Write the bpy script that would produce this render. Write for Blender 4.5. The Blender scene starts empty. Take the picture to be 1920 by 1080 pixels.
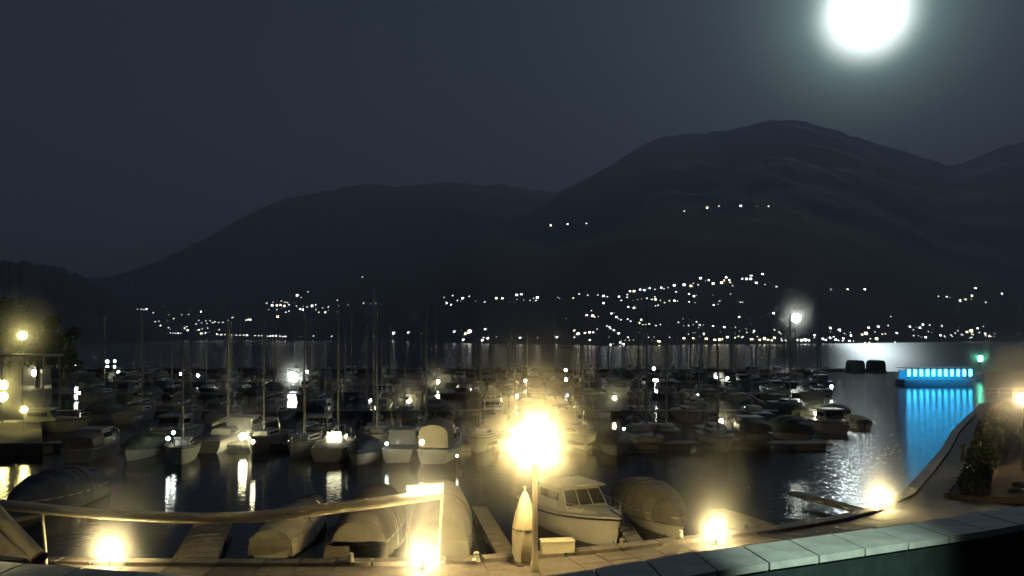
import bpy, math, random
from mathutils import Vector, Matrix, Euler, noise

R = math.radians
S = bpy.context.scene
COL = S.collection
rnd = random.Random(7)

# ------------------------------------------------------------------ camera
F = 1600.0            # focal length in photo pixels (1920 wide)
HZ = 634.0            # eye-level row
CH = 8.3              # camera height over the water
cd = bpy.data.cameras.new('camera')
cam = bpy.data.objects.new('camera', cd)
COL.objects.link(cam)
cam.location = (0, 0, CH)
cam.rotation_euler = (R(90), 0, 0)
cd.sensor_width = 36.0
cd.lens = 36.0 * F / 1920.0
cd.shift_y = (HZ - 540.0) / 1920.0
cd.clip_start = 0.05
cd.clip_end = 40000
S.camera = cam


def P(px, py, Y):
    return Vector(((px - 960) / F * Y, Y, CH + (HZ - py) / F * Y))


def G(px, py, z=0.0):
    Y = (CH - z) * F / (py - HZ)
    return Vector(((px - 960) / F * Y, Y, z))


# ------------------------------------------------------------------ world: night sky with a moon
MAZ, MEL = R(22.6), R(19.3)
MOON = Vector((math.sin(MAZ) * math.cos(MEL), math.cos(MAZ) * math.cos(MEL), math.sin(MEL)))
W = bpy.data.worlds.new('World')
S.world = W
W.use_nodes = True
nt = W.node_tree
nt.nodes.clear()


def wn(t, **k):
    n = nt.nodes.new(t)
    for a, b in k.items():
        setattr(n, a, b)
    return n


out = wn('ShaderNodeOutputWorld')
sky = wn('ShaderNodeTexSky', sky_type='NISHITA', sun_disc=False)
sky.sun_elevation = MEL
sky.sun_rotation = MAZ
sky.air_density = 1.0
sky.dust_density = 1.5
tint = wn('ShaderNodeMix', data_type='RGBA', blend_type='MULTIPLY')
tint.inputs[0].default_value = 1.0
nt.links.new(sky.outputs[0], tint.inputs[6])
tint.inputs[7].default_value = (0.58, 0.74, 1.2, 1)
bg1 = wn('ShaderNodeBackground')
bg1.inputs[1].default_value = 0.0041
nt.links.new(tint.outputs[2], bg1.inputs[0])
tc = wn('ShaderNodeTexCoord')
dot = wn('ShaderNodeVectorMath', operation='DOT_PRODUCT')
nt.links.new(tc.outputs['Generated'], dot.inputs[0])
dot.inputs[1].default_value = MOON
ac = wn('ShaderNodeMath', operation='ARCCOSINE')
nt.links.new(dot.outputs['Value'], ac.inputs[0])


def lobe(width_deg, power, strength, color):
    a = wn('ShaderNodeMath', operation='DIVIDE')
    nt.links.new(ac.outputs[0], a.inputs[0])
    a.inputs[1].default_value = R(width_deg)
    b = wn('ShaderNodeMath', operation='POWER')
    nt.links.new(a.outputs[0], b.inputs[0])
    b.inputs[1].default_value = power
    c = wn('ShaderNodeMath', operation='MULTIPLY')
    nt.links.new(b.outputs[0], c.inputs[0])
    c.inputs[1].default_value = -1
    d = wn('ShaderNodeMath', operation='EXPONENT')
    nt.links.new(c.outputs[0], d.inputs[0])
    e = wn('ShaderNodeMath', operation='MULTIPLY')
    nt.links.new(d.outputs[0], e.inputs[0])
    e.inputs[1].default_value = strength
    g = wn('ShaderNodeBackground')
    g.inputs[0].default_value = (*color, 1)
    nt.links.new(e.outputs[0], g.inputs[1])
    return g


parts = [bg1,
         lobe(2.15, 3.0, 9.0, (0.93, 1.0, 0.97)),     # the moon's overexposed disc
         lobe(3.0, 1.5, 1.9, (0.62, 1.0, 0.90)),     # aureole
         lobe(7.0, 1.0, 0.15, (0.42, 0.98, 1.0)),
         lobe(26.0, 1.0, 0.024, (0.5, 0.85, 1.15))]
acc = parts[0]
for p in parts[1:]:
    ad = wn('ShaderNodeAddShader')
    nt.links.new(acc.outputs[0], ad.inputs[0])
    nt.links.new(p.outputs[0], ad.inputs[1])
    acc = ad
nt.links.new(acc.outputs[0], out.inputs[0])

# ------------------------------------------------------------------ moonlight
sl = bpy.data.lights.new('moonlight', 'SUN')
so = bpy.data.objects.new('moonlight', sl)
COL.objects.link(so)
sl.energy = 0.74
sl.angle = R(0.5)
sl.color = (0.80, 0.95, 1.0)
so.rotation_euler = MOON.to_track_quat('Z', 'Y').to_euler()

vs = S.view_settings
vs.view_transform = 'Standard'
vs.look = 'None'
vs.exposure = 0
vs.gamma = 1
vs.use_curve_mapping = False
S.cycles.use_denoising = True
S.cycles.max_bounces = 6
S.cycles.volume_bounces = 0
S.cycles.sample_clamp_indirect = 4.0
S.cycles.use_adaptive_sampling = True
S.cycles.adaptive_threshold = 0.02
S.cycles.caustics_reflective = False
S.cycles.caustics_refractive = False


# ------------------------------------------------------------------ materials
def mat(name, col, rough=0.6, noise=0.0, scale=3.0, bump=0.0, metal=0.0, spec=0.5, col2=None, coat=0.0):
    m = bpy.data.materials.new(name)
    m.use_nodes = True
    t = m.node_tree
    b = t.nodes['Principled BSDF']
    b.inputs['Roughness'].default_value = rough
    b.inputs['Metallic'].default_value = metal
    b.inputs['Specular IOR Level'].default_value = spec
    b.inputs['Coat Weight'].default_value = coat
    b.inputs['Base Color'].default_value = (*col, 1)
    if noise or bump:
        tcn = t.nodes.new('ShaderNodeTexCoord')
        n = t.nodes.new('ShaderNodeTexNoise')
        n.inputs['Scale'].default_value = scale
        n.inputs['Detail'].default_value = 6
        n.inputs['Roughness'].default_value = 0.65
        t.links.new(tcn.outputs['Object'], n.inputs['Vector'])
        if noise:
            cr = t.nodes.new('ShaderNodeValToRGB')
            c2 = col2 or tuple(c * (1 - noise) for c in col)
            cr.color_ramp.elements[0].position = 0.3
            cr.color_ramp.elements[1].position = 0.7
            cr.color_ramp.elements[0].color = (*c2, 1)
            cr.color_ramp.elements[1].color = (*col, 1)
            t.links.new(n.outputs['Fac'], cr.inputs['Fac'])
            t.links.new(cr.outputs['Color'], b.inputs['Base Color'])
        if bump:
            bp = t.nodes.new('ShaderNodeBump')
            bp.inputs['Strength'].default_value = bump
            bp.inputs['Distance'].default_value = 0.05
            t.links.new(n.outputs['Fac'], bp.inputs['Height'])
            t.links.new(bp.outputs['Normal'], b.inputs['Normal'])
    return m


def glow(name, col, strength, sample=True):
    m = bpy.data.materials.new(name)
    m.use_nodes = True
    t = m.node_tree
    b = t.nodes['Principled BSDF']
    b.inputs['Base Color'].default_value = (0.6, 0.6, 0.55, 1)
    b.inputs['Emission Color'].default_value = (*col, 1)
    b.inputs['Emission Strength'].default_value = strength
    if not sample:
        m.cycles.emission_sampling = 'NONE'
    return m


def fog(name, density, col=(1, 1, 1), g=0.0):
    m = bpy.data.materials.new(name)
    m.use_nodes = True
    t = m.node_tree
    t.nodes.clear()
    o = t.nodes.new('ShaderNodeOutputMaterial')
    v = t.nodes.new('ShaderNodeVolumePrincipled')
    v.inputs['Color'].default_value = (*col, 1)
    v.inputs['Density'].default_value = density
    v.inputs['Anisotropy'].default_value = g
    t.links.new(v.outputs[0], o.inputs['Volume'])
    return m


def water_mat(name, rough, b1, s1, b2, s2, shelter=None, slant=-0.28):
    m = bpy.data.materials.new(name)
    m.use_nodes = True
    t = m.node_tree
    b = t.nodes['Principled BSDF']
    b.inputs['Base Color'].default_value = (0.012, 0.018, 0.024, 1)
    b.inputs['Roughness'].default_value = rough
    b.inputs['IOR'].default_value = 1.333
    tcn = t.nodes.new('ShaderNodeTexCoord')
    ex = None
    if shelter:
        # wind exposure: calm between the boats, ruffled towards the open basin
        x0, x1, calm = shelter
        dp = t.nodes.new('ShaderNodeVectorMath')
        dp.operation = 'DOT_PRODUCT'
        t.links.new(tcn.outputs['Object'], dp.inputs[0])
        dp.inputs[1].default_value = (1.0, slant, 0)
        ex = t.nodes.new('ShaderNodeMapRange')
        ex.interpolation_type = 'SMOOTHSTEP'
        t.links.new(dp.outputs['Value'], ex.inputs['Value'])
        ex.inputs['From Min'].default_value = x0
        ex.inputs['From Max'].default_value = x1
        ex.inputs['To Min'].default_value = calm
        ex.inputs['To Max'].default_value = 1.0
        mr = t.nodes.new('ShaderNodeMath')
        mr.operation = 'MULTIPLY'
        t.links.new(ex.outputs[0], mr.inputs[0])
        mr.inputs[1].default_value = rough
        t.links.new(mr.outputs[0], b.inputs['Roughness'])
    mp = t.nodes.new('ShaderNodeMapping')
    mp.inputs['Scale'].default_value = (0.75, 1.25, 1)
    mp.inputs['Rotation'].default_value = (0, 0, R(18))
    t.links.new(tcn.outputs['Object'], mp.inputs['Vector'])
    prev = None
    for s, st, d in ((s1, b1, 0.12), (s2, b2, 0.05)):
        n = t.nodes.new('ShaderNodeTexNoise')
        n.inputs['Scale'].default_value = s
        n.inputs['Detail'].default_value = 3
        t.links.new(mp.outputs[0], n.inputs['Vector'])
        bp = t.nodes.new('ShaderNodeBump')
        bp.inputs['Strength'].default_value = st
        bp.inputs['Distance'].default_value = d
        if ex:
            q = t.nodes.new('ShaderNodeMath')
            q.operation = 'MULTIPLY'
            t.links.new(ex.outputs[0], q.inputs[0])
            q.inputs[1].default_value = st
            t.links.new(q.outputs[0], bp.inputs['Strength'])
        t.links.new(n.outputs['Fac'], bp.inputs['Height'])
        if prev:
            t.links.new(prev.outputs['Normal'], bp.inputs['Normal'])
        prev = bp
    t.links.new(prev.outputs['Normal'], b.inputs['Normal'])
    return m


M = {}
M['water'] = water_mat('harbour_water', 0.10, 0.27, 1.6, 0.34, 5.5, (-6, 8, 0.45))
M['lake'] = water_mat('lake_water', 0.302, 0.9, 0.35, 0.7, 1.6, (-34, 40, 0.66), -0.36)
t_ = M['lake'].node_tree
p_ = t_.nodes['Principled BSDF']
nrm_ = p_.inputs['Normal'].links[0].from_socket
gl_ = t_.nodes.new('ShaderNodeBsdfAnisotropic')      # wind ripples with a Gaussian spread of slopes
gl_.distribution = 'BECKMANN'
t_.links.new(p_.inputs['Roughness'].links[0].from_socket, gl_.inputs['Roughness'])
df_ = t_.nodes.new('ShaderNodeBsdfDiffuse')
df_.inputs['Color'].default_value = (0.012, 0.018, 0.024, 1)
fr_ = t_.nodes.new('ShaderNodeFresnel')
fr_.inputs['IOR'].default_value = 1.333
mx_ = t_.nodes.new('ShaderNodeMixShader')
t_.links.new(nrm_, gl_.inputs['Normal'])
t_.links.new(nrm_, fr_.inputs['Normal'])
t_.links.new(fr_.outputs[0], mx_.inputs[0])
t_.links.new(df_.outputs[0], mx_.inputs[1])
t_.links.new(gl_.outputs[0], mx_.inputs[2])
t_.links.new(mx_.outputs[0], [n_ for n_ in t_.nodes if n_.type == 'OUTPUT_MATERIAL'][0].inputs['Surface'])
t_.nodes.remove(p_)
M['forest'] = mat('forest', (0.045, 0.055, 0.05), 0.95, 0.5, 0.004, spec=0.1)
M['stone'] = mat('quay_stone', (0.17, 0.148, 0.13), 0.8, 0.45, 1.6, 0.5)
M['paver'] = mat('paving_stone', (0.20, 0.17, 0.145), 0.8, 0.5, 2.2, 0.5)
M['kerb'] = mat('kerb_stone', (0.23, 0.195, 0.165), 0.75, 0.4, 2.5, 0.5)
M['cap'] = mat('cap_stone', (0.52, 0.56, 0.50), 0.8, 0.42, 2.6, 0.5)
M['plaster'] = mat('plaster', (0.32, 0.31, 0.28), 0.85, 0.2, 2.0, 0.2)
M['dark_render'] = mat('dark_green_render', (0.026, 0.042, 0.040), 0.9, 0.4, 6.0, 0.4, spec=0.1)
M['concrete'] = mat('grey_concrete', (0.13, 0.13, 0.13), 0.85, 0.35, 1.4, 0.4)
M['turf'] = mat('terrace_turf', (0.045, 0.075, 0.068), 0.95, 0.45, 9.0, 0.6, spec=0.1)
M['bank'] = mat('bank_earth', (0.12, 0.09, 0.065), 0.95, 0.5, 0.9, 0.6, spec=0.1)
M['rock'] = mat('rock', (0.18, 0.16, 0.14), 0.9, 0.5, 1.2, 0.6)
M['leaf'] = mat('leaf', (0.05, 0.075, 0.04), 0.8, 0.4, 0.7)
M['bark'] = mat('bark', (0.10, 0.08, 0.06), 0.9, 0.4, 4.0, 0.4)
M['gel'] = mat('white_gelcoat', (0.52, 0.51, 0.47), 0.35, 0.12, 1.3, coat=0.3)
M['gel_grey'] = mat('grey_gelcoat', (0.33, 0.34, 0.35), 0.4, 0.2, 1.5, coat=0.2)
M['gel_blue'] = mat('navy_gelcoat', (0.04, 0.06, 0.13), 0.35, 0.2, 1.5, coat=0.3)
M['deck'] = mat('boat_deck', (0.27, 0.25, 0.22), 0.7, 0.25, 3.0, 0.1)
M['teak'] = mat('teak', (0.24, 0.16, 0.09), 0.7, 0.4, 5.0, 0.2)
M['tarp_grey'] = mat('grey_tarpaulin', (0.21, 0.19, 0.16), 0.8, 0.35, 1.6, 0.7)
M['tarp_pale'] = mat('pale_tarpaulin', (0.36, 0.33, 0.26), 0.8, 0.3, 1.5, 0.7)
M['tarp_blue'] = mat('blue_tarpaulin', (0.05, 0.07, 0.13), 0.8, 0.35, 1.5, 0.7)
M['tarp_green'] = mat('green_tarpaulin', (0.07, 0.10, 0.07), 0.8, 0.35, 1.5, 0.7)
M['alu'] = mat('aluminium', (0.36, 0.36, 0.36), 0.45, metal=0.35)
M['steel'] = mat('steel', (0.45, 0.45, 0.45), 0.3, metal=0.9)
M['glass'] = mat('dark_glass', (0.02, 0.022, 0.025), 0.08)
M['black'] = mat('black_iron', (0.03, 0.03, 0.03), 0.5)
M['pole'] = mat('pale_pole_paint', (0.55, 0.50, 0.38), 0.5, 0.15, 4.0)
M['canvas'] = mat('cream_canvas', (0.55, 0.49, 0.34), 0.85, 0.2, 3.0, 0.4)
M['awn'] = mat('awning_white', (0.74, 0.69, 0.54), 0.6, 0.12, 2.0, 0.15)
M['plank'] = mat('pontoon_plank', (0.24, 0.20, 0.15), 0.85, 0.4, 3.0, 0.4)
M['float'] = mat('pontoon_float', (0.22, 0.22, 0.21), 0.7, 0.3, 2.0)
M['rope'] = mat('rope', (0.10, 0.09, 0.08), 0.9)
M['fender'] = mat('bollard_paint', (0.40, 0.37, 0.32), 0.6, 0.3, 9.0)
M['red'] = mat('dark_red', (0.16, 0.05, 0.04), 0.6, 0.3, 5.0)
M['house'] = mat('house_render', (0.32, 0.30, 0.26), 0.9, 0.2, 0.5)
M['roof'] = mat('roof_tile', (0.14, 0.09, 0.07), 0.9, 0.3, 1.0)
M['bluedeck'] = mat('platform_hull', (0.25, 0.32, 0.42), 0.6, 0.2, 1.0)

WARM = (1.0, 0.80, 0.40)
M['lamp_main'] = glow('main_lamp_glass', (1.0, 0.73, 0.28), 600, sample=False)
M['lamp_low'] = glow('low_lamp_glass', (1.0, 0.78, 0.36), 520, sample=False)
M['lamp_assumed'] = glow('assumed_lantern_glass', (1.0, 0.80, 0.42), 30, sample=False)  # glass of the assumed lantern that lights the awning roll
M['lamp_edge'] = glow('edge_lamp_glass', (1.0, 0.76, 0.38), 90, sample=False)
M['lamp_pont'] = glow('pontoon_lamp_glass', (1.0, 0.90, 0.52), 80, sample=False)
M['lamp_white'] = glow('white_lamp_glass', (0.92, 1.0, 0.90), 45, sample=False)
M['lamp_yellow'] = glow('yellow_lamp_glass', (1.0, 0.86, 0.28), 40, sample=False)
M['lamp_green'] = glow('green_lamp_glass', (0.15, 1.0, 0.62), 30, sample=False)
M['lamp_pink'] = glow('pink_lamp_glass', (1.0, 0.85, 0.85), 40, sample=False)
M['lamp_violet'] = glow('violet_lamp_glass', (0.75, 0.62, 1.0), 14, sample=False)
M['tube'] = glow('cyan_tube', (0.04, 0.50, 1.0), 20)
M['cabin_lit'] = glow('lit_cabin', (1.0, 0.95, 0.60), 7.0)
M['strip'] = glow('added_awning_glow', (1.0, 0.84, 0.50), 130)  # glow added to brighten the awning end, not a lamp of the place
for k, c in (('w', (1.0, 0.98, 0.93)), ('y', (1.0, 0.92, 0.55)), ('o', (1.0, 0.80, 0.62)), ('c', (0.45, 1.0, 0.92)), ('v', (0.72, 0.68, 1.0)), ('b', (0.84, 0.93, 1.0))):
    M['far_' + k] = glow('far_light_' + k, c, 6.5, sample=False)
    M['mid_' + k] = glow('mid_light_' + k, c, 3.0, sample=False)
    M['dim_' + k] = glow('dim_light_' + k, c, 1.5, sample=False)


# ------------------------------------------------------------------ mesh helpers
class MB:
    def __init__(s):
        s.v, s.f = [], []

    def add(s, vs_, fs):
        o = len(s.v)
        s.v += [tuple(x) for x in vs_]
        s.f += [tuple(i + o for i in f) for f in fs]
        return s

    def box(s, c, d, rz=0.0, taper=1.0):
        x, y, z = d[0] / 2, d[1] / 2, d[2] / 2
        m = Matrix.Rotation(rz, 3, 'Z')
        vs_ = []
        for k in (-1, 1):
            q = taper if k > 0 else 1.0
            for a, b in ((-1, -1), (1, -1), (1, 1), (-1, 1)):
                vs_.append(Vector(c) + m @ Vector((a * x * q, b * y * q, k * z)))
        return s.add(vs_, [(3, 2, 1, 0), (4, 5, 6, 7), (0, 1, 5, 4), (1, 2, 6, 5), (2, 3, 7, 6), (3, 0, 4, 7)])

    def tube(s, pts, r, n=6):
        pts = [Vector(p) for p in pts]
        rr = r if isinstance(r, (list, tuple)) else [r] * len(pts)
        vs_, fs = [], []
        for i, p in enumerate(pts):
            d = (pts[min(i + 1, len(pts) - 1)] - pts[max(i - 1, 0)]).normalized()
            u = d.orthogonal().normalized() if abs(d.z) > 0.95 else Vector((0, 0, 1)).cross(d).normalized()
            w = d.cross(u)
            for k in range(n):
                a = 2 * math.pi * k / n
                vs_.append(p + (u * math.cos(a) + w * math.sin(a)) * rr[i])
        for i in range(len(pts) - 1):
            for k in range(n):
                fs.append((i * n + k, i * n + (k + 1) % n, (i + 1) * n + (k + 1) % n, (i + 1) * n + k))
        fs.append(tuple(range(n - 1, -1, -1)))
        fs.append(tuple((len(pts) - 1) * n + k for k in range(n)))
        return s.add(vs_, fs)

    def lathe(s, prof, n=12, c=(0, 0, 0), a0=0.0):
        vs_, fs = [], []
        for r, z in prof:
            for k in range(n):
                a = a0 + 2 * math.pi * k / n
                vs_.append((c[0] + r * math.cos(a), c[1] + r * math.sin(a), c[2] + z))
        for i in range(len(prof) - 1):
            for k in range(n):
                fs.append((i * n + k, i * n + (k + 1) % n, (i + 1) * n + (k + 1) % n, (i + 1) * n + k))
        fs.append(tuple(range(n - 1, -1, -1)))
        fs.append(tuple((len(prof) - 1) * n + k for k in range(n)))
        return s.add(vs_, fs)

    def ball(s, c, r, n=10, m=6):
        rx, ry, rz = r if isinstance(r, (list, tuple)) else (r, r, r)
        vs_, fs = [(c[0], c[1], c[2] - rz)], []
        for i in range(1, m):
            t = math.pi * i / m
            for k in range(n):
                a = 2 * math.pi * k / n
                vs_.append((c[0] + rx * math.sin(t) * math.cos(a), c[1] + ry * math.sin(t) * math.sin(a), c[2] - rz * math.cos(t)))
        vs_.append((c[0], c[1], c[2] + rz))
        for k in range(n):
            fs.append((0, 1 + (k + 1) % n, 1 + k))
            e = 1 + (m - 2) * n
            fs.append((e + k, e + (k + 1) % n, len(vs_) - 1))
        for i in range(m - 2):
            for k in range(n):
                a, b = 1 + i * n + k, 1 + i * n + (k + 1) % n
                fs.append((a, b, b + n, a + n))
        return s.add(vs_, fs)

    def loft(s, rings, closed=True, caps=True):
        n = len(rings[0])
        vs_ = [p for r in rings for p in r]
        fs = []
        for i in range(len(rings) - 1):
            for k in range(n if closed else n - 1):
                fs.append((i * n + k, i * n + (k + 1) % n, (i + 1) * n + (k + 1) % n, (i + 1) * n + k))
        if caps:
            fs.append(tuple(range(n - 1, -1, -1)))
            fs.append(tuple((len(rings) - 1) * n + k for k in range(n)))
        return s.add(vs_, fs)

    def prism(s, poly, z0, z1):
        n = len(poly)
        vs_ = [(x, y, z0) for x, y in poly] + [(x, y, z1) for x, y in poly]
        fs = [tuple(range(n - 1, -1, -1)), tuple(range(n, 2 * n))]
        fs += [(k, (k + 1) % n, n + (k + 1) % n, n + k) for k in range(n)]
        return s.add(vs_, fs)

    def mesh(s, name, smooth=False):
        me = bpy.data.meshes.new(name)
        me.from_pydata(s.v, [], s.f)
        if smooth:
            me.polygons.foreach_set('use_smooth', [True] * len(me.polygons))
            try:
                me.set_sharp_from_angle(angle=R(40))
            except Exception:
                pass
        me.update()
        return me


def obj(name, mb, m, parent=None, loc=None, rz=0.0, smooth=False):
    me = mb.mesh(name, smooth) if isinstance(mb, MB) else mb
    if m is not None and not me.materials:
        me.materials.append(m)
    o = bpy.data.objects.new(name, me)
    COL.objects.link(o)
    if parent is not None:
        o.parent = parent
    if loc is not None:
        o.location = loc
    o.rotation_euler = (0, 0, rz)
    return o


def tag(o, label, cat, group=None, kind=None):
    if label:
        o['label'] = label
    if cat:
        o['category'] = cat
    if group:
        o['group'] = group
    if kind:
        o['kind'] = kind
    return o


def thing(name, label, cat, loc=(0, 0, 0), rz=0.0, group=None):
    o = bpy.data.objects.new(name, None)
    COL.objects.link(o)
    o.location = loc
    o.rotation_euler = (0, 0, rz)
    o.empty_display_size = 0.2
    return tag(o, label, cat, group)


def struct(name, mb, m, smooth=False):
    o = obj(name, mb, m, smooth=smooth)
    o['kind'] = 'structure'
    return o


def copy_tree(o, parent=None):
    c = o.copy()
    COL.objects.link(c)
    c.parent = parent
    for ch in KIDS.get(o.name, ()):
        copy_tree(ch, c)
    return c


KIDS = {}


def index_kids(o):
    KIDS[o.name] = [x for x in bpy.data.objects if x.parent is o]
    for k in KIDS[o.name]:
        index_kids(k)


# ------------------------------------------------------------------ water
def interp(tab, x):
    if x <= tab[0][0]:
        return tab[0][1]
    for (a, b), (c, d) in zip(tab, tab[1:]):
        if x <= c:
            return b + (d - b) * (x - a) / (c - a)
    return tab[-1][1]


def smoothi(tab, x):
    # smoothed interpolation
    return (interp(tab, x - 14) + 2 * interp(tab, x) + interp(tab, x + 14)) / 4


BW_Y = 212.0
mb = MB()
mb.add([(-700, -40, 0), (700, -40, 0), (700, BW_Y, 0), (-700, BW_Y, 0)], [(0, 1, 2, 3)])
struct('harbour_water', mb, M['water'])
mb = MB()
mb.add([(-9000, BW_Y, 0), (9000, BW_Y, 0), (9000, 9000, 0), (-9000, 9000, 0)], [(0, 1, 2, 3)])
struct('lake_water', mb, M['lake'])

# ------------------------------------------------------------------ far shore and mountains
SHORE = [(-900, 2500), (0, 2600), (150, 3000), (600, 3000), (760, 2000), (880, 1250), (1000, 1150), (1100, 950),
         (1180, 930), (1300, 1080), (1450, 1110), (1660, 1480), (1920, 2200), (2800, 4000)]
RIDGE = [(-900, 470), (-300, 500), (0, 515), (130, 528), (200, 520), (260, 505), (300, 490), (350, 465), (400, 440), (450, 410), (500, 386),
         (540, 371), (600, 361), (640, 352), (690, 345), (750, 350), (800, 346), (830, 342), (870, 344), (900, 348), (940, 346),
         (970, 350), (1010, 358), (1045, 360), (1080, 345), (1120, 325), (1160, 300), (1200, 275), (1235, 258), (1280, 252),
         (1330, 249), (1370, 244), (1400, 236), (1430, 228), (1460, 225), (1490, 225), (1520, 232), (1560, 243), (1620, 262),
         (1680, 280), (1730, 295), (1780, 311), (1800, 308), (1820, 300), (1850, 287), (1880, 275), (1910, 268), (1960, 258),
         (2050, 240), (2200, 262), (2800, 330)]
RDIST = [(-900, 5200), (900, 5600), (1045, 6200), (1150, 6500), (1780, 6800), (1850, 7600), (2800, 8200)]


def wob(x, t):
    return (math.sin(x * 0.021 + t * 9) * 0.5 + math.sin(x * 0.047 - t * 17 + 1.3) * 0.3 + math.sin(x * 0.11 + t * 31 + 2.1) * 0.2)


def wide(tab, x, w):
    ks = (-1, -0.75, -0.5, -0.25, 0, 0.25, 0.5, 0.75, 1)
    return sum(interp(tab, x + k * w) for k in ks) / len(ks)


def terr(px, t):
    s0, r0 = wide(SHORE, px, 40), wide(RDIST, px, 220)
    Y = s0 + (r0 - s0) * t
    # broad form low down, the exact crest line only towards the top
    base = HZ - wide(RIDGE, px, 70 * (1 - t) + 6)
    ry = base - (noise.fractal((px * 0.06, 3.1, 0), 0.8, 2.0, 5) * 3.0 + noise.noise((px * 0.45, 7, 1)) * 0.9) * t ** 8
    zr = CH + ry / F * r0
    gx = (px - 960) / F * Y
    rel = noise.fractal((gx / 800, Y / 800, 0.5), 0.8, 2.1, 6)
    fine = noise.fractal((gx / 170, Y / 170, 4.5), 0.9, 2.0, 3)
    z = zr * (t ** 1.25) * (1 + (0.055 * rel + 0.02 * fine) * (1 - t ** 3) * min(1, t * 5))
    z = z + 1.5 * min(1.0, t * 60)
    return Y, z


mb = MB()
cols = list(range(-900, 2801, 5))
NT = 60
ts = [(k / NT) ** 1.5 for k in range(NT + 1)]
vs_, fs = [], []
for px in cols:
    Y0, _ = terr(px, 0)
    vs_.append(((px - 960) / F * (Y0 - 5), Y0 - 5, -3))
    for t in ts:
        Y, z = terr(px, t)
        vs_.append(((px - 960) / F * Y, Y, z))
    Y, z = terr(px, 1)
    for q, d in ((0.7, 700), (0.2, 2200)):
        vs_.append(((px - 960) / F * (Y + d), Y + d, z * q))
    vs_.append(((px - 960) / F * (Y + 3200), Y + 3200, -3))
nn = len(vs_) // len(cols)
for i in range(len(cols) - 1):
    for k in range(nn - 1):
        fs.append((i * nn + k, (i + 1) * nn + k, (i + 1) * nn + k + 1, i * nn + k + 1))
mb.add(vs_, fs)
struct('mountains', mb, M['forest'], smooth=True)

# a lower dark hill closing the bay
LH = [(-900, 440), (-300, 470), (0, 489), (60, 492), (110, 501), (150, 516), (200, 542), (255, 580), (300, 612), (330, 632)]
mb = MB()
vs_, fs = [], []
cols2 = list(range(-900, 331, 4))
for px in cols2:
    ry = interp(LH, px) + noise.fractal((px * 0.08, 9.1, 0), 0.7, 2.0, 5) * 4.5
    s0 = 1250 + max(0, px) * 2.2
    vs_.append(((px - 960) / F * s0, s0, -3))
    for k in range(15):
        t = k / 14
        Y = s0 + 900 * t
        zr = CH + (HZ - ry) / F * (s0 + 900)
        z = zr * (t ** 0.9) * (1 + 0.08 * wob(px * 2, t) * (1 - t))
        vs_.append(((px - 960) / F * Y, Y, z))
    vs_.append(((px - 960) / F * (s0 + 1300), s0 + 1300, -3))
nn = 17
for i in range(len(cols2) - 1):
    for k in range(nn - 1):
        fs.append((i * nn + k, (i + 1) * nn + k, (i + 1) * nn + k + 1, i * nn + k + 1))
mb.add(vs_, fs)
struct('hill', mb, M['forest'], smooth=True)

# ------------------------------------------------------------------ haze over the lake
mb = MB()
mb.box((0, 6500, 866), (26000, 14200, 1740))
hz = obj('haze', mb, fog('lake_air', 0.00028, (0.70, 0.75, 1.0), 0.1))
hz['kind'] = 'stuff'

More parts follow.
